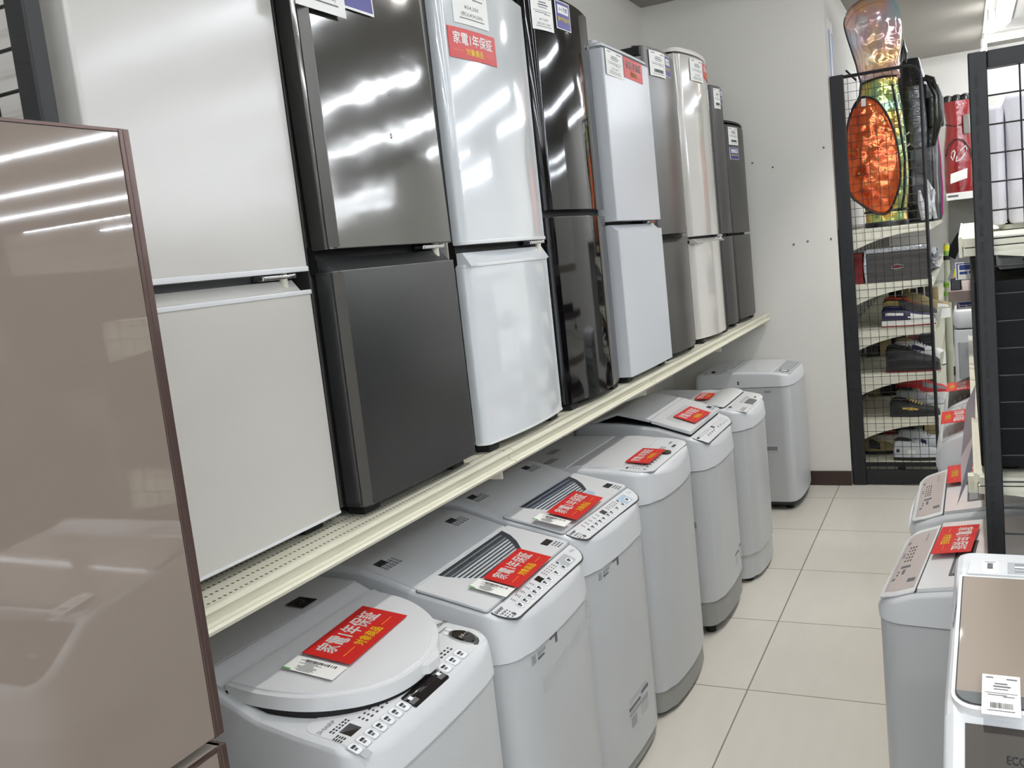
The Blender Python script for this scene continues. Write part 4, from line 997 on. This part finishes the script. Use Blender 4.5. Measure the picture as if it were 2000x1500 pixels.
for i in range(9):
    for j in range(4):
        x = -.175 + .072 * j + (.036 if i % 2 else 0); z = .12 + .068 * i
        k = max(((x - cx) / .135) ** 2 + ((z - cz) / .335) ** 2, 0)
        if k < .72:
            yy = -.1515 + .034 * k; b.loft([[(x + .0075 * q * math.cos(2 * math.pi * a / 8), yy - d, z + .0075 * q * math.sin(2 * math.pi * a / 8)) for a in range(8)] for q, d in ((1, -.004), (.9, .004), (.5, .007), (.1, .008))], 'shoe_gold')
b.build('stud_pattern', pocket)
b = MB(); b.tube([(x, -.110, z) for x, z in pl], .0065, 'strap_black', 8, closed=True); b.build('piping', pocket)
b = MB(); rnd = random.Random(11)
hood = smooth_loop([(-.100, .835), (-.137, .985), (-.176, 1.14), (-.184, 1.215), (-.155, 1.275), (-.105, 1.31), (-.03, 1.33), (.06, 1.32), (.105, 1.265), (.125, 1.15), (.112, 1.01), (.10, .90), (.10, .84), (0, .83)], 5)
hx = sum(p[0] for p in hood) / len(hood); hz = sum(p[1] for p in hood) / len(hood)
b.loft([[(hx + (x - hx) * k, y, hz + (z - hz) * k) for x, z in hood] for k, y in ((.45, -.10), (.8, -.085), (.97, -.05), (1, 0.0), (.97, .05), (.8, .085), (.45, .10))], 'holo_clear'); hd = b.build('hood', t, 70)
b = MB(); b.tube([(x, .0, z) for x, z in hood[:35]], .006, 'strap_black', 8); b.tube([(x * .96 - .005, .05, z - .03) for x, z in hood[:35]], .003, 'sole_maroon', 6); b.build('piping', hd)
b = MB(); b.tube([(-.105, -.10, .83), (-.05, -.115, .845), (.02, -.118, .853), (.09, -.105, .846)], .006, 'strap_black'); b.tube([(.065, -.125, .80), (.09, -.122, .6), (.112, -.115, .38), (.10, -.112, .18), (.08, -.11, .09)], .0075, 'strap_black'); b.tube([(-.13, -.09, .86), (-.185, -.06, .93)], .006, 'strap_black'); b.tube([(-.10, -.11, .84), (-.11, -.12, .77), (-.14, -.12, .70)], .008, 'strap_black'); b.build('strap', t)
b = MB(); b.slab([(-.105, -.152, .70), (-.08, -.152, .70), (-.078, -.150, .745), (-.103, -.150, .745)], .001, 'card_white'); b.build('paper_label', t, 0)

# ---- black leather golf bag behind it
t = thing('golf_bag', 'black leather golf bag standing behind the holographic one', 'golf bag', (-.245, 6.42, 1.506))
b = MB(); b.loft([ell(0, 0, rx, ry, z) for rx, ry, z in ((.11, .10, .0), (.118, .105, .03), (.115, .105, .3), (.125, .11, .55), (.112, .10, .72), (.118, .105, .74), (.118, .105, .82))], 'leather_black'); b.build('bag_body', t)
b = MB(); b.loft([ell(-.02 + .01 * q, -.02, .10 - .05 * q, .09 - .045 * q, .82 + .17 * q) for q in (0, .3, .6, .85, 1)], 'leather_black'); b.tube([(-.055, -.06, .98), (-.05, -.06, 1.03), (-.04, -.06, 1.11), (-.03, -.06, 1.03), (-.03, -.06, .97)], .010, 'leather_black'); b.build('hood', t)
b = MB()
for q in range(2):
    b.tube([(.02 + .05 * q, -.10 - .02 * q, .86), (.085 + .03 * q, -.125, .84), (.125 + .02 * q, -.13, .74), (.125 + .02 * q, -.125, .60), (.10, -.12, .45)], .014, 'leather_black')
b.build('shoulder_strap', t)
b = MB(); b.rbox(.08, .165, -.12, -.03, .56, .74, 'leather_black', .02, .01); b.rbox(-.05, .10, -.135, -.09, .10, .45, 'leather_black', .03, .015); b.build('pocket', t)
b = MB()
for z in (.35, .40, .45, .52): b.tube([(-.07, -.118, z), (-.03, -.124, z + .03), (-.01, -.122, z + .01)], .006, 'chrome', 6)
b.build('buckle', t)
t = thing('golf_bag', 'dark golf bag with magenta piping farther along the shelf', 'golf bag', (-.24, 6.95, 1.506))
b = MB(); b.loft([ell(0, 0, rx, .11, z) for rx, z in ((.11, 0), (.12, .04), (.118, .35), (.10, .62), (.085, .72))], 'strap_black'); b.build('bag_body', t)
b = MB(); b.tube([(.085, -.105, .73), (.105, -.106, .6), (.120, -.105, .4), (.125, -.10, .2), (.118, -.10, .03)], .006, 'magenta_piping'); b.build('piping', t)
# crumpled clear wrapping hanging at the front of the shelf
b = MB(); rnd = random.Random(4)
for i in range(5):
    x = -.205 + .03 * (i % 3); z = 1.52 + .03 * (i // 3) * 2
    b.tube([(x, 5.90 + .05 * i, z), (x + rnd.uniform(-.02, .03), 5.90 + .05 * i, z + .09), (x + rnd.uniform(-.02, .02), 5.92 + .05 * i, z + .17)], [.012, .02, .008], 'film_wrap', 6)
tag(b.build('plastic_wrap'), 'crumpled clear plastic wrap on the shelf beside the holographic golf bag', 'plastic wrap')

# ---- wrapped box and red box on the second shelf
t = thing('shoe_box', 'charcoal shoe box in shiny plastic film on the second shelf', 'box', (-.352, 5.86, 1.191))
b = MB(); b.rbox(-.160, .165, -.10, .10, 0, .165, 'box_charcoal', .004, .002); b.build('carton', t)
b = MB(); b.rbox(-.166, .168, -.10, .104, .166, .196, 'film_wrap', .01, .008); b.extr([(-.172, .0), (-.161, .0), (-.161, .19), (-.170, .185), (-.178, .1)], 'y', -.1, .1, 'film_wrap'); b.build('film', t, 60)
b = MB(); b.tube([(-.03, -.1012, .085), (0, -.1012, .096), (.035, -.1012, .086)], .0022, 'logo_grey', 6); b.tube([(-.03, -.1012, .075), (0, -.1012, .068), (.035, -.1012, .076)], .0022, 'logo_grey', 6); b.rbox(-.016, .018, -.1012, -.0995, .076, .088, 'box_red', .001, .0005); b.build('print', t)
b = MB(); b.rbox(-.60, -.535, 5.78, 5.98, 1.191, 1.365, 'box_red', .004, .002); tag(b.build('red_box'), 'red box beside the film-wrapped charcoal shoe box', 'box')
b = MB()
for i in range(6): b.tube([(-.195 + .008 * i, 5.98, 1.20 + .02 * i), (-.15 + rnd.uniform(-.02, .02), 5.97, 1.24 + .02 * i), (-.18 + rnd.uniform(-.01, .03), 6.0, 1.30)], [.014, .02, .01], 'film_wrap', 6)
tag(b.build('plastic_wrap'), 'crumpled plastic film hanging at the end of the second shelf', 'plastic wrap')
for i in range(7):
    b = MB(); x = -.44 + .042 * i; b.rbox(x, x + .032, 6.28, 6.34, .927, 1.10 + .012 * (i % 3), ('gap_black', 'box_charcoal', 'shoe_tan', 'print_dark')[i % 4], .003, .001)
    tag(b.build('boxed_item'), ('black', 'charcoal', 'tan', 'dark grey')[i % 4] + ' narrow box behind the orange-laced sneaker, ' + ('leftmost', 'second from left', 'third from left', 'middle one', 'third from right', 'second from right', 'rightmost')[i], 'box', 'narrow boxes behind the sneakers')

for lv, words, z, y in ((1, 'third', .66, 6.5), (2, 'fourth', .393, 6.5), (3, 'lowest', .129, 6.5), (4, 'second', 1.191, 6.4)):
    for i in range(5):
        b = MB(); x = -.61 + .082 * i; b.rbox(x, x + .074, y, y + .22, z + .001, z + .10 + .022 * ((i * lv) % 3), ('print_dark', 'box_charcoal', 'shoe_tan', 'gap_black', 'box_red')[(i + lv) % 5], .003, .001)
        tag(b.build('shoe_box'), ('dark grey', 'charcoal', 'tan', 'black', 'dark red')[(i + lv) % 5] + ' box in the back row of the ' + words + (' shelf of shoes' if lv < 4 else ' shelf behind the film-wrapped box'), 'box', 'boxes in the back rows of the shoe shelves')

# ---- shoes: heel to the left, toe towards the aisle
def shoe(label, x0, y, z, L, up, sole, collar, lace=None, H=.095, sole2=None, accent=None, wdt=.10, sole_t=.024, tongue=None):
    t = thing('shoe', label, 'shoe', (x0, y, z), 0, 'shoes on the shelves')
    def wy(q): return wdt / 2 * (.74 + .26 * math.sin(math.pi * min(1, q * 1.1))) if q < .9 else wdt / 2 * (.74 + .26 * math.sin(math.pi * .99)) * math.sqrt(max(.05, 1 - ((q - .9) / .105) ** 2))
    def ring(q, z0, s=1.0, n=12):
        w_ = wy(q) * s
        return (q * L, w_)
    out = [ring(i / 18, 0) for i in range(19)]
    pl = [(x, -a) for x, a in out] + [(x, a) for x, a in out[::-1]]
    b = MB(); b.prism(pl, 0, sole_t, sole, .003, .003)
    if sole2: b.prism(offset(pl, -.002), 0, .006, sole2, .001, .001)
    b.build('sole', t)
    hz = [(0, .80), (.06, .96), (.14, 1.0), (.30, .92), (.42, .86), (.52, .72), (.66, .52), (.80, .42), (.92, .34), (.99, .16)]
    def hh(q):
        for (a, h0), (c, h1) in zip(hz, hz[1:]):
            if a <= q <= c: return sole_t + (H - sole_t) * (h0 + (h1 - h0) * (q - a) / (c - a))
        return sole_t + .01
    b = MB(); lo = []
    for i in range(23):
        q = .005 + .985 * i / 22; w_ = wy(q) * .97; h = hh(q); lo.append([(q * L, -w_, sole_t - .003), (q * L, -w_ * 1.03, sole_t + (h - sole_t) * .4), (q * L, -w_ * .82, sole_t + (h - sole_t) * .8), (q * L, -w_ * .45, h), (q * L, w_ * .45, h), (q * L, w_ * .82, sole_t + (h - sole_t) * .8), (q * L, w_ * 1.03, sole_t + (h - sole_t) * .4), (q * L, w_, sole_t - .003)])
    b.loft(lo, up); upper = b.build('upper', t, 60)
    b = MB(); c = ell(.19 * L, 0, .15 * L, wdt * .24, 0, 16); b.tube([(x, yy, hh(x / L) + .003) for x, yy, _ in c], .006, collar, 6, closed=True)
    b.add([(x, yy, hh(x / L) + .002) for x, yy, _ in c], [tuple(range(16))], 'gap_black'); b.build('collar', t, 60)
    if lace:
        b = MB()
        for i in range(5):
            q = .40 + .055 * i; b.tube([(q * L, -wdt * .24, hh(q) - .004), (q * L + .006, 0, hh(q) + .006), (q * L, wdt * .24, hh(q) - .004)], .004, lace, 6)
        b.tube([(.36 * L, -.01, hh(.36) + .01), (.42 * L, -.04, hh(.40) + .008), (.48 * L, -.02, hh(.46) + .012), (.42 * L, .02, hh(.4) + .014)], .0032, lace, 6); b.build('laces', t)
    if accent:
        b = MB()
        for (q0, q1, za, zc, k) in accent:
            n = 5; lo = []
            for i in range(n + 1):
                q = q0 + (q1 - q0) * i / n; w_ = wy(q) * 1.02; lo.append([(q * L, -w_ - .0012, sole_t + (hh(q) - sole_t) * za), (q * L, -w_ - .0028, sole_t + (hh(q) - sole_t) * (za + zc) / 2), (q * L, -w_ * .96 - .0016, sole_t + (hh(q) - sole_t) * zc), (q * L, -w_ * .9, sole_t + (hh(q) - sole_t) * (za + zc) / 2)])
            b.loft(lo, k)
        b.build('side_patch', upper, 50)
    return t
shoe('navy and white sneaker with a red sole line on the third shelf', -.450, 5.815, .926, .285, 'shoe_navy', 'shoe_white', 'shoe_navy', 'print_dark', .112, 'sole_maroon', [(.55, .98, .02, .75, 'shoe_white'), (.08, .42, .40, .62, 'shoe_white'), (.50, .58, .2, .34, 'shoe_white')], sole_t=.036)
shoe('grey sneaker with orange red laces behind the navy one', -.455, 5.99, .926, .30, 'box_charcoal', 'shoe_grey', 'shoe_orange', 'shoe_orange', .150, None, [(.02, .30, .6, .9, 'shoe_gold')], sole_t=.05)
shoe('beige sneaker with a white toe at the back of the third shelf', -.36, 6.14, .926, .27, 'shoe_tan', 'shoe_white', 'shoe_tan', None, .16, None, [(.75, .97, .1, .7, 'shoe_white')], sole_t=.06)
shoe('bulky black sneaker on the fourth shelf', -.440, 5.815, .659, .29, 'shoe_black', 'shoe_black', 'shoe_black', 'shoe_black', .150, 'sole_maroon', None, wdt=.112, sole_t=.04)
shoe('white sneaker with dark lace edging behind the black one', -.40, 6.0, .659, .275, 'shoe_white', 'shoe_white', 'shoe_tan', 'shoe_navy', .165, 'shoe_black', [(.35, .60, .5, .8, 'shoe_navy')], sole_t=.06)
shoe('black shoe with three gold diamonds on the fifth shelf', -.432, 5.815, .393, .27, 'shoe_black', 'shoe_black', 'shoe_black', 'shoe_gold', .10, None, [(.26, .36, .30, .48, 'shoe_gold'), (.37, .47, .24, .54, 'shoe_gold'), (.48, .58, .30, .50, 'shoe_gold')], sole_t=.022)
shoe('light grey shoe with a dark collar behind the gold-marked one', -.41, 5.99, .393, .28, 'shoe_grey', 'shoe_white', 'shoe_black', 'shoe_grey', .13, None, [(.6, .95, .2, .8, 'shoe_silver')], sole_t=.035)
shoe('red and white sneaker at the back of the fifth shelf', -.40, 6.17, .393, .275, 'shoe_red', 'shoe_white', 'shoe_grey', 'shoe_red', .185, None, [(.5, .98, .45, .95, 'shoe_grey')], sole_t=.08)
shoe('silver white sneaker with a black sole on the lowest shelf', -.425, 5.815, .129, .285, 'shoe_silver', 'shoe_black', 'shoe_black', 'shoe_silver', .12, None, [(.28, .42, .15, .5, 'shoe_white'), (.06, .12, .3, .5, 'print_dark')], sole_t=.020)
shoe('silver sneaker with a dark opening behind on the lowest shelf', -.41, 6.0, .129, .29, 'shoe_silver', 'shoe_grey', 'shoe_black', 'shoe_grey', .15, None, [(.45, .55, .3, .6, 'shoe_navy')], sole_t=.035)
shoe('tan and black shoe at the back left of the lowest shelf', -.635, 5.98, .129, .21, 'shoe_tan', 'shoe_black', 'shoe_black', None, .115, None, [(.3, .6, .2, .9, 'shoe_black'), (.0, .1, .0, .9, 'shoe_black')], sole_t=.02)
# green sheets beside the shoes: thin price flags at the shelf front
for z, lab in ((.90, 'pale green price flag at the end of the third shelf'), (.64, 'pale green price flag at the end of the fourth shelf')):
    b = MB(); b.slab([(-.163, 5.80, z), (-.150, 5.86, z), (-.128, 5.86, z + .12), (-.145, 5.80, z + .12)], .001, 'tube_green'); tag(b.build('price_flag', smooth=0), lab, 'price flag', 'green price flags')

# ---- club shafts in a wrapped tube leaning at the shelf front
t = thing('shaft_tube', 'long pale green wrapped tube with green bands leaning at the aisle end', 'tube', (-.115, 6.4, 0))
A = Vector((0, 0, .33)); B = Vector((.015, 0, 1.36))
def on_t(q): return tuple(A + (B - A) * q)
b = MB(); b.tube([on_t(i / 8) for i in range(9)], [.019, .02, .021, .022, .022, .02, .019, .017, .013], 'tube_green', 12); b.tube([(-.005, 0, .0), on_t(0)], .012, 'gap_black', 10); b.build('tube', t)
b = MB()
for q in (.685, .735, .745, .93): b.tube([on_t(q), on_t(q + .022)], .0232 if q < .9 else .018, 'band_green', 12)
b.build('band', t)
b = MB(); b.tube([on_t(.955), on_t(.99)], .017, 'sign_yellow', 12); b.tube([on_t(.90), on_t(.925)], .020, 'gap_black', 12); b.build('yellow_band', t)

# ---- red golf bag on a wall shelf at the far end
t = thing('golf_bag', 'glossy red golf bag with a white emblem on the far wall shelf', 'golf bag', (-.015, 9.30, 1.7055))
b = MB(); b.loft([ell(0, 0, rx, .11, z) for rx, z in ((.115, 0), (.122, .03), (.122, .2), (.12, .38), (.105, .50), (.092, .62), (.105, .70), (.112, .76), (.112, .79))], 'leather_red'); b.build('bag_body', t)
b = MB()
for x in (-.07, 0, .07): b.loft([ell(x, 0, .045 * k, .05 * k, .79 + dz) for k, dz in ((1, 0), (1, .03), (.75, .055), (.3, .065))], 'leather_black')
b.build('club_divider', t)
b = MB(); b.loft([ell(.0, -.075, rx, .05, z) for rx, z in ((.09, .05), (.1, .1), (.1, .3), (.075, .42), (.04, .45))], 'leather_red'); pk_ = b.build('pocket', t)
b = MB(); b.tube([(-.10, -.095, .33), (-.075, -.12, .42), (-.02, -.13, .465), (.04, -.128, .45), (.085, -.115, .38), (.11, -.095, .25)], .006, 'leather_black'); b.tube([(-.095, -.08, .60), (-.03, -.105, .575), (.03, -.105, .58), (.09, -.08, .60)], .005, 'leather_black'); b.build('piping', t)
b = MB()
for pts in ([(-.046, .285), (-.060, .32), (-.052, .355), (-.034, .372), (-.028, .35), (-.036, .318)], [(-.022, .272), (-.014, .315), (.012, .36), (.060, .398), (.066, .365), (.045, .322), (.012, .285)]):
    b.tube([(x, -.1285, z) for x, z in pts], .0052, 'card_white', 6, closed=True)
b.build('emblem', pk_)
b = MB(); b.slab([(-.075, -.130, .085), (.06, -.130, .12), (.065, -.128, .205), (-.07, -.128, .17)], .0015, 'card_white'); b.build('paper_tag', t, 0)
b = MB(); b.rbox(.045, .095, -.13, -.11, .50, .66, 'grey_panel', .01, .004); b.build('towel_clip', t)
t = thing('wall_shelf', 'white shelf on the far wall carrying the red golf bag', 'shelf', (0, 0, 0))
b = MB(); b.box(-.125, 1.9, 9.13, 9.695, 1.66, 1.703, 'white_plastic'); b.build('board', t, 0)
b = MB(); b.box(-.125, 1.9, 9.12, 9.13, 1.648, 1.710, 'card_white'); b.box(-.115, -.03, 9.1194, 9.121, 1.672, 1.690, 'print_grey'); b.build('price_rail', t, 0)
b = MB(); b.box(-.12, 1.9, 9.66, 9.695, .3, 1.648, 'grey_panel'); b.build('back_panel', t, 0)

# ================================================================== RIGHT RACK
t = thing('mesh_end_panel', 'black slotted post and mesh end panel at the right edge', 'rack panel', (0, 0, 0))
b = MB(); b.rbox(.0175, .0475, 1.888, 1.925, 0, 1.822, 'black_metal', .003, .0015)
for i in range(36):
    z = 1.80 - .0325 * i - .018
    b.box(.0275, .0315, 1.8868, 1.892, z - .0205, z, 'gap_black')
b.build('slotted_post', t)
b = MB(); b.rbox(.0475, .95, 1.892, 1.922, 1.7925, 1.822, 'black_metal', .003, .0015); b.rbox(.95, .98, 1.888, 1.925, 0, 1.822, 'black_metal', .003, .0015); b.rbox(.0475, .95, 1.892, 1.922, .10, .13, 'black_metal', .003, .0015); b.build('frame', t)
b = MB(); mesh_panel(b, .0475, .95, .13, 1.7925, 1.905, .0505, .0017, ox=.0505); b.build('wire_mesh', t)
for i, (z, lab) in enumerate(((1.040, 'lower cream shelf of the right rack above the washing machines'), (1.497, 'upper cream shelf of the right rack holding the pale padded case'))):
    t = thing('shelf', lab, 'shelf', (0, 0, 0), 0, 'shelves of the right rack')
    x0 = .005 if i == 0 else -.004
    b = MB(); b.box(x0, .62, 1.955, 4.2, z - .015, z, 'cream_metal'); b.box(x0 - .006, x0, 1.955, 4.2, z - .035, z + .003, 'cream_metal'); b.build('board', t, 0)
    b = MB(); b.extr([(x0 + .002, z - .016), (.60, z - .016), (.60, z - .12), (x0 + .06, z - .035), (x0 + .002, z - .032)], 'y', 1.934, 1.95, 'cream_metal')
    b.extr([(x0 + .004, z - .0), (.60, z), (.60, z - .018), (x0 + .004, z - .018)], 'y', 1.934, 1.952, 'cream_metal'); b.build('bracket', t, 0)
    b = MB(); y = 2.02 if i == 0 else 2.40
    b.rbox(-.012 - .0, .012, y, y + .03, z - .055, z - .02, 'cream_metal', .003, .001); b.build('rail_end_clip', t)
b = MB(); b.box(.66, .68, 1.95, 4.2, .1, 1.30, 'grey_panel'); tag(b.build('rack_back_panel', smooth=0), 'added grey back panel of the right rack, dark in the door reflections', 'rack panel')  # added to darken door reflections; kept low so light reaches the floor
# black appliance carton right behind the mesh on the lower shelf
for y, lab in ((2.215, 'plain black cabinet right behind the mesh of the right rack'), (2.745, 'second black cabinet behind the first one on the lower right shelf'), (3.275, 'third black cabinet at the far end of the lower right shelf')):
    t = thing('black_cabinet', lab, 'cabinet', (.315, y, 1.041), 0, 'black cabinets on the right rack')
    b = MB(); b.rbox(-.302, .285, -.25, .25, .012, .372, 'matte_black', .006, .003); b.build('case', t)
    for sx in (-.25, .25):
        for sy in (-.2, .2):
            b = MB(); b.cyl((sx, sy, 0), .016, .014, 'rubber', 10); b.build('foot', t)
# pale padded case on the upper shelf
t = thing('padded_case', 'pale lavender padded case with a centre seam on the upper right shelf', 'case', (.345, 2.45, 1.498))
b = MB(); b.rbox(-.29, -.2585 + .0, -.15, .15, .010, .268, 'lavender_plastic', .02, .012); b.rbox(-.2575, .1, -.152, .15, .010, .288, 'lavender_plastic', .02, .014); b.build('case', t)
b = MB(); b.rbox(-.296, -.287, -.12, .12, .02, .25, 'white_plastic', .003, .002); b.build('side_edge', t)
b = MB(); b.rbox(-.27, .08, -.12, .12, 0, .012, 'cream_metal', .01, .003); b.build('base', t)
# small goods between the shelves
b = MB(); b.rbox(.052, .10, 2.20, 2.32, 1.4145, 1.441, 'white_plastic', .004, .002)
t = thing('toaster_oven', 'small grey and white appliance between the right rack shelves', 'appliance', (.23, 2.36, 1.4145)); 
b = MB(); b.rbox(-.165, .16, -.10, .10, .0, .026, 'white_plastic', .008, .003); b.build('case', t)
b = MB()
for i in range(4):
    for j in range(2): b.box(-.12 + .012 * i, -.113 + .012 * i, -.1012, -.0995, .006 + .010 * j, .012 + .010 * j, 'print_grey')
b.build('vent_print', t, 0)
bpy.data.objects.remove(t.children[0], do_unlink=True) if False else None

# hanging price sheets and cards at the edge of the right rack
b = MB(); b.slab([(-.011, 2.50, 1.076), (.011, 2.50, 1.125), (.006, 2.50, 1.005), (-.029, 2.50, .933)], .0015, 'sheet_mauve'); tag(b.build('price_sheet', smooth=0), 'mauve plastic price sheet hanging highest at the right rack edge', 'price sheet', 'sheets hanging from the right rack')
b = MB(); b.slab([(.006, 2.44, 1.022), (-.028, 2.44, .956), (-.030, 2.44, .872), (-.004, 2.44, .968)], .0015, 'sheet_pink'); tag(b.build('price_sheet', smooth=0), 'pale pink price sheet hanging at the right rack edge', 'price sheet', 'sheets hanging from the right rack')
b = MB(); b.slab([(.003, 2.36, 1.025), (-.014, 2.36, .960), (-.040, 2.36, .858), (-.004, 2.36, .945)], .0015, 'sheet_slate'); tag(b.build('price_sheet', smooth=0), 'slate grey price sheet hanging lowest at the right rack edge', 'price sheet', 'sheets hanging from the right rack')
b = MB(); b.slab([(.012, 3.40, 1.492), (-.019, 3.40, 1.479), (-.043, 3.40, 1.44), (-.049, 3.40, 1.407), (-.031, 3.40, 1.395), (-.018, 3.40, 1.398)], .004, 'matte_black'); tag(b.build('hanging_sign', smooth=0), 'black pointed sign hanging at the edge of the right rack', 'sign')
b = MB(); b.slab([(.016, 3.38, 1.489), (.010, 3.38, 1.489), (-.054, 3.38, 1.331), (-.048, 3.38, 1.322)], .002, 'sheet_slate'); tag(b.build('price_sheet', smooth=0), 'thin lilac price strip seen edge on below the black sign', 'price sheet', 'sheets hanging from the right rack')
def blue_sign(label, x0, x1, y, z0, z1, hz):
    t = thing('shelf_card', label, 'card', ((x0 + x1) / 2, y, (z0 + z1) / 2), 0, 'blue and white cards on the right rack'); w = (x1 - x0) / 2; h = (z1 - z0) / 2
    b = MB(); b.box(-w, w, 0, .001, -h, h, 'card_white'); b.build('card', t, 0)
    b = MB(); b.box(-w + .003, -w + .0065, -.0004, .0002, -h + .002, h - .003, 'sign_blue'); b.box(-w + .003, w, -.0004, .0002, h - .006, h - .003, 'sign_blue'); b.box(-w + .011, w, -.0004, .0002, h * .1, h * .68, 'sign_blue'); b.box(-w + .011, -w + .033, -.0004, .0002, -h * .42, -h * .1, 'sign_blue'); b.box(-w + .037, w, -.0004, .0002, -h * .36, -h * .05, 'sign_blue'); b.build('print', t, 0)
    b = MB(); b.box(-.004, .004, .0012, .0022, h - .01, hz - (z0 + z1) / 2, 'clear_film'); b.build('hanger', t, 0)
blue_sign('blue and white card above the mauve rail beside the right post', -.028, .05, 3.2, 1.339, 1.392, 1.482)
blue_sign('second blue and white card below the mauve rail', -.037, .02, 3.98, 1.172, 1.202, 1.236)
b = MB(); b.slab([(-.036, 3.2012, 1.348), (-.022, 3.2012, 1.350), (-.022, 3.2012, 1.378), (-.03, 3.2012, 1.374)], .001, 'sign_yellow'); tag(b.build('yellow_tag', smooth=0), 'small yellow tag beside the blue and white card', 'price tag')
t = thing('shelf', 'mauve shelf with a flat front rail above the white drawer tower', 'shelf', (0, 0, 0))
b = MB(); b.box(-.058, .30, 3.6, 4.15, 1.236, 1.272, 'mauve_rail'); b.build('rail', t, 0)
b = MB(); b.rbox(-.05, -.015, 3.66, 3.9, 1.2725, 1.315, 'leather_black', .004, .002); tag(b.build('dark_box'), 'small dark open box on the mauve shelf', 'box')
# white drawer tower
t = thing('drawer_tower', 'white tower of translucent grey drawers at the aisle end', 'drawer unit', (.105, 4.75, 0))
b = MB(); b.rbox(-.163, .16, -.15, .2, 0, 1.02, 'white_plastic', .01, .004); b.rbox(-.166, .165, -.155, .2, 1.02, 1.112, 'white_plastic', .03, .03); b.build('case', t)
for i in range(5):
    z = .10 + .175 * i
    b = MB(); b.rbox(-.148, .15, -.156, -.14, z, z + .165, 'drawer_grey', .008, .004); b.rbox(-.11, .11, -.166, -.15, z + .11, z + .135, 'drawer_grey', .006, .003); b.build('drawer', t)

# unseen dark shelving, added so the doors have something dark to reflect
t = thing('reflection_rack', 'unseen dark shelving rack added for the dark reflections in the refrigerator doors', 'rack', (2.55, 3.4, 0))
b = MB(); b.box(.28, .30, -2.4, 2.6, .08, 1.75, 'rack_dark'); b.build('back_panel', t, 0)
for z in (.12, .52, .92, 1.32):
    b = MB(); b.box(-.25, .28, -2.4, 2.6, z - .02, z, 'rack_dark'); b.build('shelf', t, 0)
for y in (-2.4, .1, 2.56):
    b = MB(); b.box(.30, .34, y, y + .04, 0, 1.75, 'black_metal'); b.build('upright', t, 0)
rnd = random.Random(21)
for z in (.12, .52, .92, 1.32):
    for i in range(7):
        y = 1.05 + .70 * i; h = rnd.uniform(.14, .3)
        b = MB(); b.rbox(2.36, 2.76, y, y + rnd.uniform(.35, .6), z + .001, z + h, rnd.choice(('matte_black', 'box_charcoal', 'rack_dark', 'print_dark', 'logo_grey')), .006, .003)
        tag(b.build('boxed_appliance'), 'boxed goods on the added dark rack, outside the view', 'box', 'boxed goods on the dark rack')
